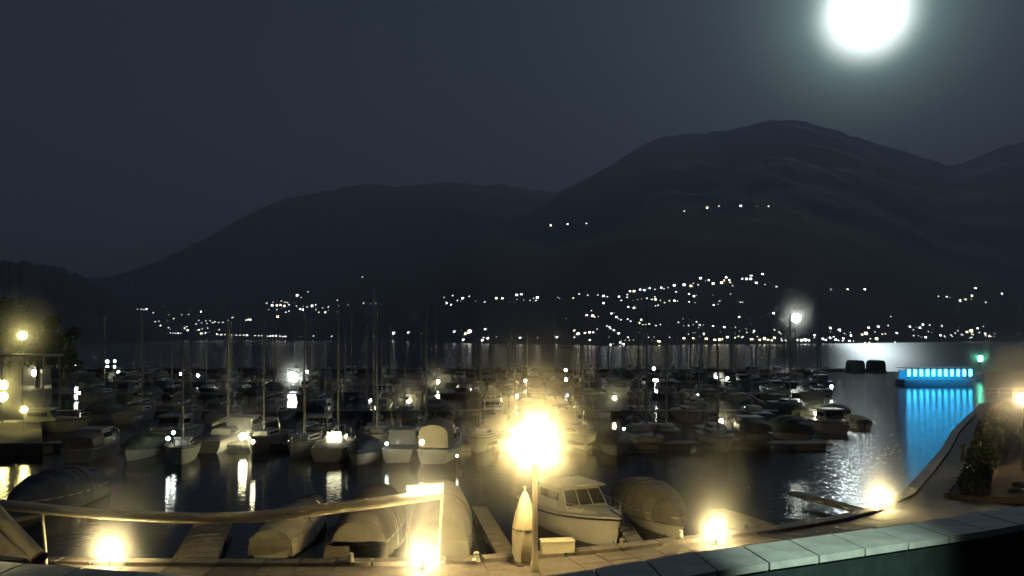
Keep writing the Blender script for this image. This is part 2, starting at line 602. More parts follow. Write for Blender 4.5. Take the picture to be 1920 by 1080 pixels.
# ------------------------------------------------------------------ far lights
FAR = """245,539,1 393,513,1 306,573,.8 251,581,1.4 258,580,1.4 265,580.5,1.6 270,581,1.7 276,580,2 287,587,1.6 248,589,1.2 228,594,1.6 216,597,1.8
207,594,1.1 211,591,1.1 209,600,1.5 211,604,1.5 214,608,1.3 237,600,1.5 254,606,1.9 243,607,1.3 246,605,1 226,610,2 234,611,2.2 201,612,1.9 194,615,1.6
197,619,1.5 187,619,1.6 172,618,1.8 155,617,2 160,617.5,2 211,619,1.8 217,620,1.4 237,619,1.2 255,619,1.3 267,619,1.5 277,615,1.5 285,615,1.5 284,605,1.3
291,604,1.7 326,598,1.7 341,590.5,1.4 354,590,1.5 379,585,2 303,611,2.1 316,615,1.7 304,624,1.5 309,624,2 314,624.5,1.7 319,625,1.6 324,625,1.6 329,625.5,1.6
334,625.5,1.9 339,625.5,1.4 350,613,1.6 346,616,1.9 353,620,2.1 373,601,1.5 368,608,1.6 386,602,1.5 394,602,1.6 388,607,1.4 399,605.5,1.6 403,604,1.7
410,605,1.6 418,605,1.6 373,619,1.9 379,617,1.4 390,616,1.4 379,626,2.4 388,625,2.3 407,627.5,1.9 415,628,1.9 422,628,1.7 430,628.5,1.7 436,629,2 443,629,1.8
450,629,1.8 457,629,1.8 464,629,2.1 478,630,1.7 485,630,1.7 491,630,1.7 502,631,1.6 507,631,1.9 512,630.5,2 517,630.5,2.1 525,631,1.8 530,631.5,1.8 535,631.5,1.9 515,627,1.8
436,596,1.8 461,601,1.8 467,596,1.1o 466,600,2 471,600,2.2 500,569,1.7 512,573,2.4 520,573,2.2o 526,572.5,2.2o 527.5,565,1.6 534,567,1.7 539,568,1.7o
535,574,2.4o 542,572,1.8 519,581,1.4 536,586,1.8 542,584,1.8 522,594.5,2.6 556,574.5,1.6 557.5,554.5,2.6 565,558,1.4 577.5,547.5,1.6 569,574.5,1.3
564,580,2 570,581,2.4 576,576,1.6 587,574,2.7 592,572,2 592.5,581,1.4 605,578,1.4 616,576,1.8 598,586,1.8 610,586,2 635,573.5,1.3 653,572,1.3 682,569,1.6
695,570,1 705,569,1.3 680,520,1.6 588,630.5,1.7 622,631,1.6 564,632,1y 715,571,.9 838,569,1.9 846,572,1.9 858,564,1.6 868,560,2.5 880,556,1.7 892,565,1.3
909,566.5,1.6 931,560,2.4 942,560,2 956,565.5,1 969,554,2.7 977,553,2.4 969.5,562,1.2 982,563,1.2 994,563.5,1.4 1007,559,2.8 1005,564,1.8 739.5,625,2.7 766,624,2
790,625.5,1 852,622.5,2.3 875,626,2.8 882.5,622.5,4.2 909.5,618,2.3 906.7,634,1.7 915,635,2.4 869,637.5,2 905,638.7,2.2 931,632,1.2 975.5,634,2.1 1008,634,1.2
1046,558,1.3 1049,560,1 1075,559.5,1.8 1086,551.5,1.6 1102,554,1.7 1121,554,1.7 1131,556,2.6b 1139,557,1.6 1154,550,1 1132,569,2.1 1160,557,2.1 1176,553,1.7
1176,558,1.7 1165,564,1.8 1180.5,547,2 1188,547,2.6 1199,544,2.2b 1207.5,545,2.2b 1212,542,1.3 1218,541,1.9c 1228,543,1.5 1239,540,2 1245,542,1.5 1253,539.5,1.2
1263,536,2.7 1281,535,3 1295,537,2.6 1300,532,1.7 1313,522.5,2.5 1268,548,1.8 1292,552,1.9 1300,556,2.1 1213,560,1.8 1222,562,1.6 1228,557.5,1.8 1228,562,2.2
1195,562,1.2y 1203,561,1.2y 1238,563.5,1.4y 1255,564.5,1.6 1263,564.5,2.2 1270,565,1.5 1292,566.5,1.7 1303,567.5,1.2 1246,568,1.6y 1229,574,1.5 1234,573,1.6
1178,576,1.9 1188,578,2.3 1099,592,2.2 1109,583,1.4 1111,593,2.9o 1115,595,1.7o 1122,594,1.3 1147,588.5,2 1150,587,1.8 1155,595,2.1b 1160,598,1.4 1177,599,1.8 1182.5,603,1.8
1201,600,2 1197.5,606,2.5 1205,609,1.4 1211,609,1.4 1217,608,1.8 1213,605,1.2 1238,609,1.5 1272,605,1.6b 1282,611,1.2v 1291,611,1.7v 1306,604,1.6 1300,609,1.2 1311,610,2
1076,621,2.4 1083,627,3.2 1097,625,2.1 1106,624,2.4 1112.5,624,1.9b 1077,633,1.7 1044,633,2.1 1106,638,1.9 1143,614,1.9b 1145,617,1.6b 1151,620,1.9 1155,622.5,1.3 1159,626,2.3
1141,633,1.2 1145,647,2.3 1150,645,1.2 1162,643,2.2 1169,646,2.1 1177.5,633,1.8 1165,639,1.5 1172,638.5,1.3 1180,638,1.4 1188,638,1.2 1216,633,1.4 1236,641,2.9y 1255.5,633,1.5
1282,635,2.6o 1300,635,2.1 1323,527,1.3 1328,526,2 1337,532.5,2.6 1351,531,3 1356,527,2.5 1360,521,2.3 1366,526,2.1 1369,530,1.8 1392,523.5,2.2 1398,524,3 1405,524,3 1408,519,2.8
1429,515,2.4 1417.5,531,2.3 1434.5,534,1.4 1456,538,1.8 1558,544,1.3 1349,565,1.4 1338,572.5,1.9 1346,571,1.3 1388,567,1.4 1392,567,1.4 1385.5,595,2 1449.5,588,2.3
1357,614,2.1 1337,612,1.9 1379.5,614,1.6 1387,621,1.2 1399,617,1.2 1414,621,1.9b 1452,619,1.7y 1464,626,1.4 1451,634,2.4y 1324,636,2.7y 1340,638,2.6y 1347,638,3.6y 1353,637,2.8y
1362,633,2.4 1379,634,1.9 1393,632,1.6 1409,637,2.9y 1424,638,2.2y 1432,636,3.8y 1440,638,2.4y 1447,639,2y 1466,639,1.7 1473,639,1.8 1493,638,2.3 1500,638.5,2.6 1507,638,3.4
1515,638.5,2.5 1526,629,2.2b 1527,634,1.6 1555,615.5,2.2 1557,622.5,1.3 1541,636,2.4 1548,638,2 1554,634,2.4 1561,633,2.2 1565,637.5,2.5 1589,543,1.9 1621,543,2
1606,555,.8 1759.5,556,1.6 1775,557,1.9 1781,558,1 1798,564,2.3 1810,562,1.9 1821,555,2.1 1821,561,1.3 1827.5,541,2.1 1848,567.5,1.7 1572.5,619.5,2.8 1628,615,2.1
1646,613,2.3 1665,611,1.6 1622,626,3.6o 1616,628,2.2y 1594,629.5,2.1 1580,635,2.1 1572,639,1.8 1580,639.5,1.8 1592,640,2.1 1600,640,1.4 1622,643,1.8 1630,643,1.9 1642,636,3.1
1654,627,1.7 1681,625,2.2b 1678,642,1.7b 1705,613,2.2b 1729,609,2.1b 1724,615,2.3b 1712,619,1.5b 1743,610,1.7b 1766,612,1.8b 1670,594,1.4 1713,630,1.7b 1722,630,1.3b 1735,633,2.3b
1761,629,2.1b 1783,629,1.8b 1803,628,1.8b 1796,621,1.5 1819,621,3.4 1812,623,2.2 1832,616,2 1836,624,1.6 1824,628,1.7 1845,626,2 1848,630,1.6 1855,631,1.9
1876,551,2 1865,626,1.2 1910,626,1 1033,423,2 1048,422,.7 1064,421,2 1100,420,1.9 1283,396,1.6 1326,390,2.1 1348,387,1.7 1388,387,2.5 1420,387.5,1 1441,387,1.7 1423,230,.6"""


def where(px, py):
    if py < 300:
        return 'on the crest of the mountain'
    if py < 430:
        return 'in the highest string on the big mountain' if px > 1200 else 'of the three on the bare flank'
    if px < 480 and py < 622:
        return 'in the scattered village at the ridge foot'
    if px < 640 and py >= 622:
        return 'in the even lakeside road row'
    if px < 640:
        return 'in the tight hamlet above the lakeside row'
    if px < 1030 and py < 600:
        return 'in the thin chain across mid slope'
    if px < 1030:
        return 'in the little hamlet behind the masts'
    if px < 1460 and py < 582:
        return 'in the village climbing under the peak'
    if px < 1200:
        return 'on the slope beyond the tall lantern'
    if px < 1480:
        return 'in the dense yellow shore town'
    if px < 1660:
        return 'in the town behind the tall floodlight'
    if py < 580:
        return 'in the high hamlet over moonlit water'
    return 'on the shore over moonlit water'


ORD = ['first', 'second', 'third', 'fourth', 'fifth', 'sixth', 'seventh', 'eighth', 'ninth', 'tenth', 'eleventh', 'twelfth']


def nth(k):
    if k < 12:
        return ORD[k]
    n_ = k + 1
    return '%d%s' % (n_, 'th' if 10 <= n_ % 100 <= 20 else {1: 'st', 2: 'nd', 3: 'rd'}.get(n_ % 10, 'th'))


# shared meshes, unit size: light source of radius 1
um = MB(); um.ball((0, 0, 0), 1.0, 8, 5)
unit_ball = um.mesh('lantern', True)
um = MB(); um.tube([(0, 0, 0), (0, 0, 1)], 0.16, 5)
unit_post = um.mesh('post')
unit_post.materials.append(M['black'])
um = MB(); um.box((0, 0, 1.2), (3.4, 3.0, 2.4))
unit_wall = um.mesh('wall')
unit_wall.materials.append(M['house'])
um = MB()
um.add([(-1.9, -1.7, 2.4), (1.9, -1.7, 2.4), (1.9, 1.7, 2.4), (-1.9, 1.7, 2.4), (-1.9, 0, 3.5), (1.9, 0, 3.5)],
       [(0, 1, 5, 4), (2, 3, 4, 5), (0, 4, 3), (1, 2, 5), (3, 2, 1, 0)])
unit_roof = um.mesh('roof')
unit_roof.materials.append(M['roof'])
um = MB(); um.box((0, -1.56, 1.25), (1.6, 0.1, 1.7))
unit_win = um.mesh('window')
lit_mesh = {}


def lit(base, key):
    if (base.name, key) not in lit_mesh:
        me = base.copy()
        me.materials.clear()
        me.materials.append(M[key])
        lit_mesh[(base.name, key)] = me
    return lit_mesh[(base.name, key)]


def child(name, me, parent, loc, sc):
    o = bpy.data.objects.new(name, me)
    COL.objects.link(o)
    o.parent = parent
    o.location = loc
    o.scale = sc if isinstance(sc, (list, tuple)) else (sc, sc, sc)
    return o


toks = []
for tok in FAR.split():
    key = 'w'
    if tok[-1].isalpha():
        key, tok = tok[-1], tok[:-1]
    px, py, rp = (float(x) for x in tok.split(','))
    toks.append((px, py, rp, key))
extra = random.Random(77)
for n_, x0, x1, y0, y1, ks in ((26, 1290, 1660, 622, 640, 'wwyyo'), (20, 1660, 1870, 612, 634, 'wbb'), (18, 1060, 1320, 596, 640, 'wwb'), (16, 170, 420, 588, 622, 'ww'),
                               (12, 500, 640, 562, 588, 'wwo'), (12, 1180, 1440, 522, 566, 'wwy'), (8, 830, 1010, 552, 568, 'w')):
    for _ in range(n_):
        toks.append((extra.uniform(x0, x1), extra.uniform(y0, y1), extra.choice((0.7, 0.9, 1.1, 1.4, 1.6)), extra.choice(ks)))
toks.sort()
count = {}
for px, py, rp, key in toks:
    hi = 0.0
    while hi < 1.0:
        hi = min(1.0, hi + 0.004)
        Y, z = terr(px, hi)
        if HZ - (z - CH) / Y * F <= py:
            break
    lo = max(0.0, hi - 0.004)
    for _ in range(12):
        mid = (lo + hi) / 2
        Y, z = terr(px, mid)
        if HZ - (z - CH) / Y * F > py:
            lo = mid
        else:
            hi = mid
    Y, z = terr(px, hi)
    r = rp * (0.92 if rp > 1.5 else 0.8) * Y / F
    base = Vector(((px - 960) / F * Y, Y, z))
    if key == 'w':
        key = extra.choice('wwwwwwwyyb')
    mk = ('far_' if rp > 1.85 else 'mid_' if rp > 1.3 else 'dim_') + key
    wh = where(px, py)
    kind = 'lit house' if rp >= 2.0 else 'street lamp'
    k = count.get((kind, wh), 0)
    count[(kind, wh)] = k + 1
    colour = {'w': 'white', 'y': 'yellow', 'o': 'orange', 'c': 'cyan', 'v': 'violet', 'b': 'bluish'}[key]
    lab = '%s %s from the tree side %s, %s' % (nth(k), kind, wh, colour)
    if rp >= 2.0:
        sc_ = r * 1.05
        t = thing('lit_house', lab, 'house', base - Vector((0, 0, 1.2 * sc_)), rnd.uniform(-0.3, 0.3), 'lit houses ' + wh)
        child('wall', unit_wall, t, (0, 0, 0), sc_)
        child('roof', unit_roof, t, (0, 0, 0), sc_)
        child('window', lit(unit_win, mk), t, (0, 0, 0), sc_)
    else:
        t = thing('street_lamp', lab, 'street lamp', base - Vector((0, 0, 2.5 * r)), 0, 'street lamps ' + wh)
        child('post', unit_post, t, (0, 0, 0), (r, r, 2.6 * r))
        child('lantern', lit(unit_ball, mk), t, (0, 0, 2.6 * r), r)

# ------------------------------------------------------------------ quay, banks, terrace
ZQ = 1.0
edge_px = [(-150, 1047), (60, 1050), (250, 1054), (500, 1055), (700, 1054), (900, 1048), (1050, 1037), (1150, 1027), (1300, 1010), (1450, 992), (1560, 974), (1620, 960)]
edge = [G(x, y, ZQ) for x, y in edge_px]
side = [Vector((18.2, 39.8, ZQ)), Vector((22.4, 46.5, ZQ)), Vector((27.6, 55, ZQ)), Vector((34, 66, ZQ)), Vector((44, 82, ZQ)), Vector((52, 95, ZQ)), Vector((60, 103, ZQ))]
full = edge + side
poly = [(p.x, p.y) for p in full] + [(150, 118), (150, -30), (-70, -30), (-70, edge[0].y)]
quay = struct('quay', MB().prism(poly, -3, ZQ), M['stone'])
def offset(path, d):
    res = []
    for i, p in enumerate(path):
        t = (path[min(i + 1, len(path) - 1)] - path[max(i - 1, 0)]).normalized()
        res.append(p + Vector((t.y, -t.x, 0)) * d)
    return res


# kerb stones along the water, each its own piece
def walk(path, step):
    out_, acc_ = [], 0.0
    for a, b in zip(path, path[1:]):
        L = (b - a).length
        n = max(1, round(L / step))
        for k in range(n):
            out_.append((a.lerp(b, k / n), a.lerp(b, (k + 1) / n)))
    return out_


for a, b in walk(full[:-2], 1.35):
    d = b - a
    ang = math.atan2(d.y, d.x)
    nrm = Vector((d.y, -d.x, 0)).normalized()
    c = (a + b) / 2 + nrm * 0.27
    L = d.length - 0.03
    m_ = MB().box((0, 0, 0.07), (L, 0.55, 0.14 + rnd.uniform(-0.012, 0.012)), 0, 0.97)
    o = obj('kerb_stone', m_, M['kerb'], quay, (c.x, c.y, ZQ - 0.005), ang + rnd.uniform(-0.006, 0.006))

# paving slabs behind the kerb
prnd = random.Random(5)
for row in range(3):
    q0, q1 = 0.60 + row * 1.0, 1.585 + row * 1.0
    ea, eb = offset(edge[1:], q0), offset(edge[1:], q1)
    for (a, b), (a2, b2) in zip(zip(ea, ea[1:]), zip(eb, eb[1:])):
        n_ = max(1, round((b - a).length / 1.3))
        for k in range(n_):
            u0, u1 = k / n_ + 0.008, (k + 1) / n_ - 0.008
            q = [a.lerp(b, u0), a.lerp(b, u1), a2.lerp(b2, u1), a2.lerp(b2, u0)]
            c = sum(q, Vector()) / 4
            m_ = MB().prism([(p.x - c.x, p.y - c.y) for p in reversed(q)], -0.02, 0.022 + prnd.uniform(-0.006, 0.006))
            obj('paving_slab', m_, M['paver'] if prnd.random() < 0.7 else M['stone'], quay, (c.x, c.y, ZQ))

# grey walk along the basin, low bank behind it
def shift(p, q):
    return Vector((p.x + 0.88 * q, p.y - 0.47 * q, p.z))


mb = MB()
ring_a = [edge[-1]] + side
mb.loft([[shift(p, 0.56) + Vector((0, 0, 0.004)), shift(p, 1.75) + Vector((0, 0, 0.004))] for p in ring_a], closed=False, caps=False)
struct('path', mb, M['concrete'])
mb = MB()
vs_, fs = [], []
prof = [(1.8, -0.3), (1.95, 0.16), (5.0, 0.32), (11, 0.55), (22, 0.75), (60, 0.9), (60, -0.5)]
for p in side:
    for q, dz in prof:
        c = shift(p, q)
        vs_.append((c.x, c.y, ZQ + dz + (rnd.uniform(-0.05, 0.05) if dz > 0.2 else 0)))
nn = len(prof)
for i in range(len(side) - 1):
    for k in range(nn - 1):
        fs.append((i * nn + k, i * nn + k + 1, (i + 1) * nn + k + 1, (i + 1) * nn + k))
fs.append(tuple(range(nn)))
fs.append(tuple((len(side) - 1) * nn + k for k in reversed(range(nn))))
mb.add(vs_, fs)
struct('bank', mb, M['bank'])

# terrace parapet just under the camera
ZP = 6.2
cap_out = [(-260, 1040), (-100, 1046), (0, 1054), (140, 1063), (300, 1075), (500, 1088), (700, 1094), (860, 1092), (960, 1088), (1050, 1077), (1150, 1060), (1300, 1035), (1450, 1016), (1600, 996), (1750, 976), (1920, 948), (2150, 912), (2500, 870)]
co = [G(x, y, ZP) for x, y in cap_out]


ci = offset(co, 0.62)
wall = thing('terrace_wall', 'low curved parapet wall with pale stone slabs on top under the camera', 'wall', (0, 0, 0))
wo, wi = offset(co, 0.06), offset(co, 0.56)
mb = MB()
mb.loft([[Vector((a.x, a.y, 0.9)), Vector((a.x, a.y, ZP - 0.07)), Vector((b.x, b.y, ZP - 0.07)), Vector((b.x, b.y, 0.9))] for a, b in zip(wo, wi)])
obj('wall_body', mb, M['dark_render'], wall)


def along(path, s):
    for a, b in zip(path, path[1:]):
        L = (b - a).length
        if s <= L:
            return a.lerp(b, s / L)
        s -= L
    return path[-1]


tot = sum((b - a).length for a, b in zip(co, co[1:]))
toti = sum((b - a).length for a, b in zip(ci, ci[1:]))
n = int(tot / 0.60)
for k in range(n):
    s0, s1 = k / n, (k + 1) / n
    g = 0.012 / tot * 1.0
    q = [along(co, (s0 + g) * tot), along(co, (s1 - g) * tot), along(ci, (s1 - g) * toti), along(ci, (s0 + g) * toti)]
    c = sum(q, Vector()) / 4
    dz = rnd.uniform(-0.004, 0.004)
    m_ = MB().prism([(p.x - c.x, p.y - c.y) for p in reversed(q)], -0.07, 0.0 + dz)
    obj('slab', m_, M['cap'], wall, (c.x, c.y, ZP))
mb = MB()
fl = [(p.x, p.y) for p in offset(co, 0.58)]
mb.prism([(x, y) for x, y in fl] + [(14, -0.55), (-10, -0.55)], 4.6, 5.05)
struct('terrace_floor', mb, M['turf'])
mb = MB().box((1.5, -0.8, 6.0), (30, 0.4, 12))
hs = thing('house', 'plastered house wall that carries the terrace, behind the viewer', 'house')
obj('wall', mb, M['plaster'], hs)

# assumed spotlight, out of view, added to light the parapet slabs
wl = thing('assumed_spotlight', 'assumed small greenish white spotlight on the house wall, unseen, added to light the slabs', 'lamp', (2.6, -0.45, 11.2))
obj('housing', MB().lathe([(0.05, -0.10), (0.07, -0.08), (0.07, 0.06), (0.04, 0.08)], 10), M['black'], wl)
sd = bpy.data.lights.new('assumed_spot_bulb', 'SPOT')
sp = bpy.data.objects.new('assumed_spot_bulb', sd)
COL.objects.link(sp)
sp.parent = wl
tgt = G(1560, 1022, ZP)
dirv = (tgt - Vector((2.6, -0.45, 11.2))).normalized()
sp.location = dirv * 0.2
sp.rotation_euler = (-dirv).to_track_quat('Z', 'Y').to_euler()
sd.energy = 5800
sd.color = (0.78, 1.0, 0.84)
sd.spot_size = R(17)
sd.spot_blend = 0.9
sd.shadow_soft_size = 0.03

# ------------------------------------------------------------------ lamps
def bulb(parent, z, r, mkey, gain=1.0):
    e = M[mkey].node_tree.nodes['Principled BSDF']
    L = e.inputs['Emission Strength'].default_value
    d = bpy.data.lights.new('bulb', 'POINT')
    o = bpy.data.objects.new('bulb', d)
    COL.objects.link(o)
    o.parent = parent
    o.location = (0, 0, z)
    d.color = e.inputs['Emission Color'].default_value[:3]
    d.energy = 4 * math.pi * math.pi * L * r * r * gain
    d.shadow_soft_size = r * 1.12
    return o


def bloom_mist(name, density, power=2.2):  # scattering volume that stands in for lens bloom, no real mist there
    m = bpy.data.materials.new(name)
    m.use_nodes = True
    t = m.node_tree
    t.nodes.clear()
    o = t.nodes.new('ShaderNodeOutputMaterial')
    v = t.nodes.new('ShaderNodeVolumePrincipled')
    v.inputs['Color'].default_value = (1, 1, 1, 1)
    tcn = t.nodes.new('ShaderNodeTexCoord')
    gr = t.nodes.new('ShaderNodeTexGradient')
    gr.gradient_type = 'SPHERICAL'
    t.links.new(tcn.outputs['Object'], gr.inputs[0])
    pw = t.nodes.new('ShaderNodeMath')
    pw.operation = 'POWER'
    t.links.new(gr.outputs['Fac'], pw.inputs[0])
    pw.inputs[1].default_value = power
    mu = t.nodes.new('ShaderNodeMath')
    mu.operation = 'MULTIPLY'
    t.links.new(pw.outputs[0], mu.inputs[0])
    mu.inputs[1].default_value = density
    t.links.new(mu.outputs[0], v.inputs['Density'])
    t.links.new(v.outputs[0], o.inputs['Volume'])
    m.cycles.volume_sampling = 'EQUIANGULAR'
    return m


BALL = MB().ball((0, 0, 0), 1.0, 24, 14).mesh('haze', True)  # shared ball for the lamp blooms, apart from the lake air


def halo(c, r, density, zs=1.15, power=2.2):
    key = 'bloom_mist_%.3f_%.1f' % (density, power)
    if key not in M:
        M[key] = bloom_mist(key, density, power)
    me = BALL.copy()
    me.materials.append(M[key])
    o = obj('haze', me, None, None, (c[0], c[1], c[2] + r * (zs - 1) * 0.5))  # added ball imitating lens glow round a light
    o.scale = (r, r, r * zs)
    o['kind'] = 'stuff'
    return o


# the tall lantern on the quay
b = G(1003, 1073, ZQ)
b.z = ZQ
main = thing('street_lamp', 'tall lamp post with a blazing square lantern beside the closed parasol', 'street lamp', b)
obj('post', MB().lathe([(0.16, 0), (0.16, 0.25), (0.11, 0.32), (0.085, 0.9), (0.075, 3.3), (0.06, 3.42)], 10), M['pole'], main, smooth=True)
obj('lantern_glass', MB().lathe([(0.16, 3.46), (0.26, 3.72), (0.25, 3.98), (0.15, 4.18), (0.06, 4.25)], 8), M['lamp_main'], main)
mb = MB()
mb.lathe([(0.08, 3.40), (0.19, 3.43), (0.19, 3.455)], 8)
for k in range(4):
    a = R(90 * k)
    mb.tube([(0.175 * math.cos(a), 0.175 * math.sin(a), 3.45), (0.272 * math.cos(a), 0.272 * math.sin(a), 3.73), (0.262 * math.cos(a), 0.262 * math.sin(a), 3.98), (0.16 * math.cos(a), 0.16 * math.sin(a), 4.19)], 0.010, 4)
obj('frame', mb, M['black'], main)
obj('finial', MB().lathe([(0.065, 4.255), (0.05, 4.27), (0.015, 4.36)], 8), M['black'], main)
bulb(main, 3.85, 0.32, 'lamp_main')
halo((b.x, b.y, ZQ + 3.85), 3.6, 0.17, 1.35, 3.2)
halo((b.x, b.y, ZQ + 3.95), 1.35, 0.22, 1.8, 1.5)

low = [(207, 1062, 'low ground lamp by the sagging middle of the awning tube'),
       (792, 1070, 'low ground lamp under the awning end by the two wide covered boats'),
       (1342, 1022, 'low ground lamp on the kerb past the domed boat cover'),
       (1653, 957, 'low ground lamp at the corner where the quay turns along the basin')]
for x, y, lab in low:
    c = G(x, y, ZQ)
    t = thing('ground_lamp', lab, 'lamp', c, 0, 'low ground lamps along the quay edge')
    obj('base', MB().lathe([(0.13, 0), (0.13, 0.04), (0.06, 0.07), (0.05, 0.30), (0.09, 0.33)], 10), M['black'], t)
    obj('globe', MB().ball((0, 0, 0.47), (0.13, 0.13, 0.14), 10, 7), M['lamp_low'], t, smooth=True)
    obj('cap', MB().lathe([(0.06, 0.615), (0.06, 0.63), (0.02, 0.66)], 10), M['black'], t)
    bulb(t, 0.47, 0.13, 'lamp_low')
    halo((c.x, c.y, ZQ + 0.5), 3.0, 0.22, 1.6, 3.0)
    halo((c.x, c.y, ZQ + 0.5), 0.95, 0.6, 1.8, 1.6)

# ------------------------------------------------------------------ pontoons
def pontoon(x0, x1, Y, label):
    t = thing('pontoon', label, 'pontoon', ((x0 + x1) / 2, Y, 0), 0, 'cross pontoons of the harbour')
    L = x1 - x0
    obj('deck', MB().box((0, 0, 0.45), (L, 2.0, 0.12)), M['plank'], t)
    mb = MB()
    k = -L / 2 + 2
    while k < L / 2:
        mb.box((k, 0, 0.14), (2.2, 1.7, 0.5))
        k += 5
    o = obj('floats', mb, M['float'], t)
    o['kind'] = 'stuff'
    return t


ROWY = [64, 92, 121, 152, 186]
names = ['the first walkway behind the front row of boats', 'the second walkway', 'the third walkway', 'the fourth walkway', 'the last walkway before the breakwater']
for Y, nm in zip(ROWY, names):
    pontoon(-0.545 * Y, 0.37 * Y, Y, 'long floating plank pontoon, ' + nm)


def finger(a, b, w, label, floats=True):
    a, b = Vector(a), Vector(b)
    d = b - a
    t = thing('finger_pontoon', label, 'pontoon', ((a.x + b.x) / 2, (a.y + b.y) / 2, 0), math.atan2(d.y, d.x), 'finger pontoons at the quay')
    L = d.length
    n = int(L / 0.32)
    for k in range(n):
        pass
    mb = MB()
    for k in range(n):
        mb.box((-L / 2 + (k + 0.5) * L / n, 0, 0.5 + rnd.uniform(-0.006, 0.006)), (L / n - 0.025, w, 0.05))
    o = obj('planks', mb, M['plank'], t)
    o['kind'] = 'stuff'
    obj('beam', MB().box((0, w / 2 - 0.06, 0.40), (L, 0.10, 0.14)), M['float'], t)
    obj('beam', MB().box((0, -w / 2 + 0.06, 0.40), (L, 0.10, 0.14)), M['float'], t)
    mb = MB()
    for k in (-0.4, 0.0, 0.4) if floats else (-0.45,):
        mb.box((k * L, 0, 0.12), (1.2 if floats else 0.5, w * 0.8, 0.42))
    obj('float', mb, M['float'], t)
    return t


finger(G(365, 1046, .5), G(402, 975, .5), 1.5, 'short finger pontoon crossing the dark water under the awning tube')
finger(G(630, 1046, .5), G(640, 965, .5), 0.9, 'narrow finger pontoon between the slim covered boat and the wide ones')
finger(G(950, 1040, .5), G(898, 950, .5), 0.7, 'narrow finger pontoon with ropes beside the closed parasol')
finger(G(1195, 1020, .5), G(1150, 955, .5), 0.6, 'narrow finger pontoon between the white cabin cruiser and the domed cover')
finger(G(1440, 985, .5), G(1345, 955, .5), 0.7, 'finger pontoon behind the ground lamp past the domed cover')
finger(G(1625, 958, .5), G(1485, 922, .5), 0.55, 'thin bare finger pontoon pointing out into the open basin', False)


# ------------------------------------------------------------------ boat builders (bow towards +X)
def hull_rings(L, B, Fb, dr=0.35, bow=2.2, stern=0.82, n=11, rake=0.5):
    rings, top = [], []
    for i in range(n):
        s = i / (n - 1)
        w = 1 - max(0.0, (s - 0.38) / 0.62) ** bow
        w *= stern + (1 - stern) * min(1, s / 0.35)
        hb = max(0.015, B / 2 * w)
        zs = Fb * (0.92 + 0.32 * s * s)
        x = -L / 2 + L * s
        dx = rake * max(0, s - 0.75) / 0.25
        kz = -dr * (1 - max(0, (s - 0.7) / 0.3) ** 2)
        ring = [(x - dx * 0.9, 0, kz), (x - dx * 0.7, hb * 0.72, -0.05), (x - dx * 0.25, hb * 0.93, zs * 0.5), (x, hb, zs),
                (x, -hb, zs), (x - dx * 0.25, -hb * 0.93, zs * 0.5), (x - dx * 0.7, -hb * 0.72, -0.05)]
        rings.append([Vector(p) for p in ring])
        top.append((x, hb, zs))
    return rings, top


def hull(L, B, Fb, **k):
    rings, top = hull_rings(L, B, Fb, **k)
    return MB().loft(rings), top


def inset_deck(top, f=0.93, dz=0.02):
    mb = MB()
    rings = []
    for x, hb, z in top:
        rings.append([Vector((x * 0.985, hb * f, z + dz)), Vector((x * 0.985, 0, z + dz + 0.05)), Vector((x * 0.985, -hb * f, z + dz))])
    return mb.loft(rings, closed=False, caps=False)


def house_loft(x0, x1, w0, w1, z0, h, slope_f=0.5, slope_b=0.15):
    mb = MB()
    r = []
    for x, w, z, t in ((x0, w0, z0, 0), (x0 + slope_b, w0 * 0.92, z0 + h, 1), (x1 - slope_f, w1 * 0.9, z0 + h * 0.92, 1), (x1, w1, z0, 0)):
        r.append((x, w, z))
    # body as 8 corner solid
    a = [(x0, -w0 / 2, z0), (x1, -w1 / 2, z0), (x1, w1 / 2, z0), (x0, w0 / 2, z0),
         (x0 + slope_b, -w0 * 0.43, z0 + h), (x1 - slope_f, -w1 * 0.42, z0 + h * 0.94), (x1 - slope_f, w1 * 0.42, z0 + h * 0.94), (x0 + slope_b, w0 * 0.43, z0 + h)]
    mb.add(a, [(3, 2, 1, 0), (4, 5, 6, 7), (0, 1, 5, 4), (1, 2, 6, 5), (2, 3, 7, 6), (3, 0, 4, 7)])
    return mb


def rim(top, r=0.03, f=1.0, dz=0.0, s0=0, close=False):
    pts = [(x, hb * f, z + dz) for x, hb, z in top[s0:]] + [(x, -hb * f, z + dz) for x, hb, z in reversed(top[s0:])]
    return pts


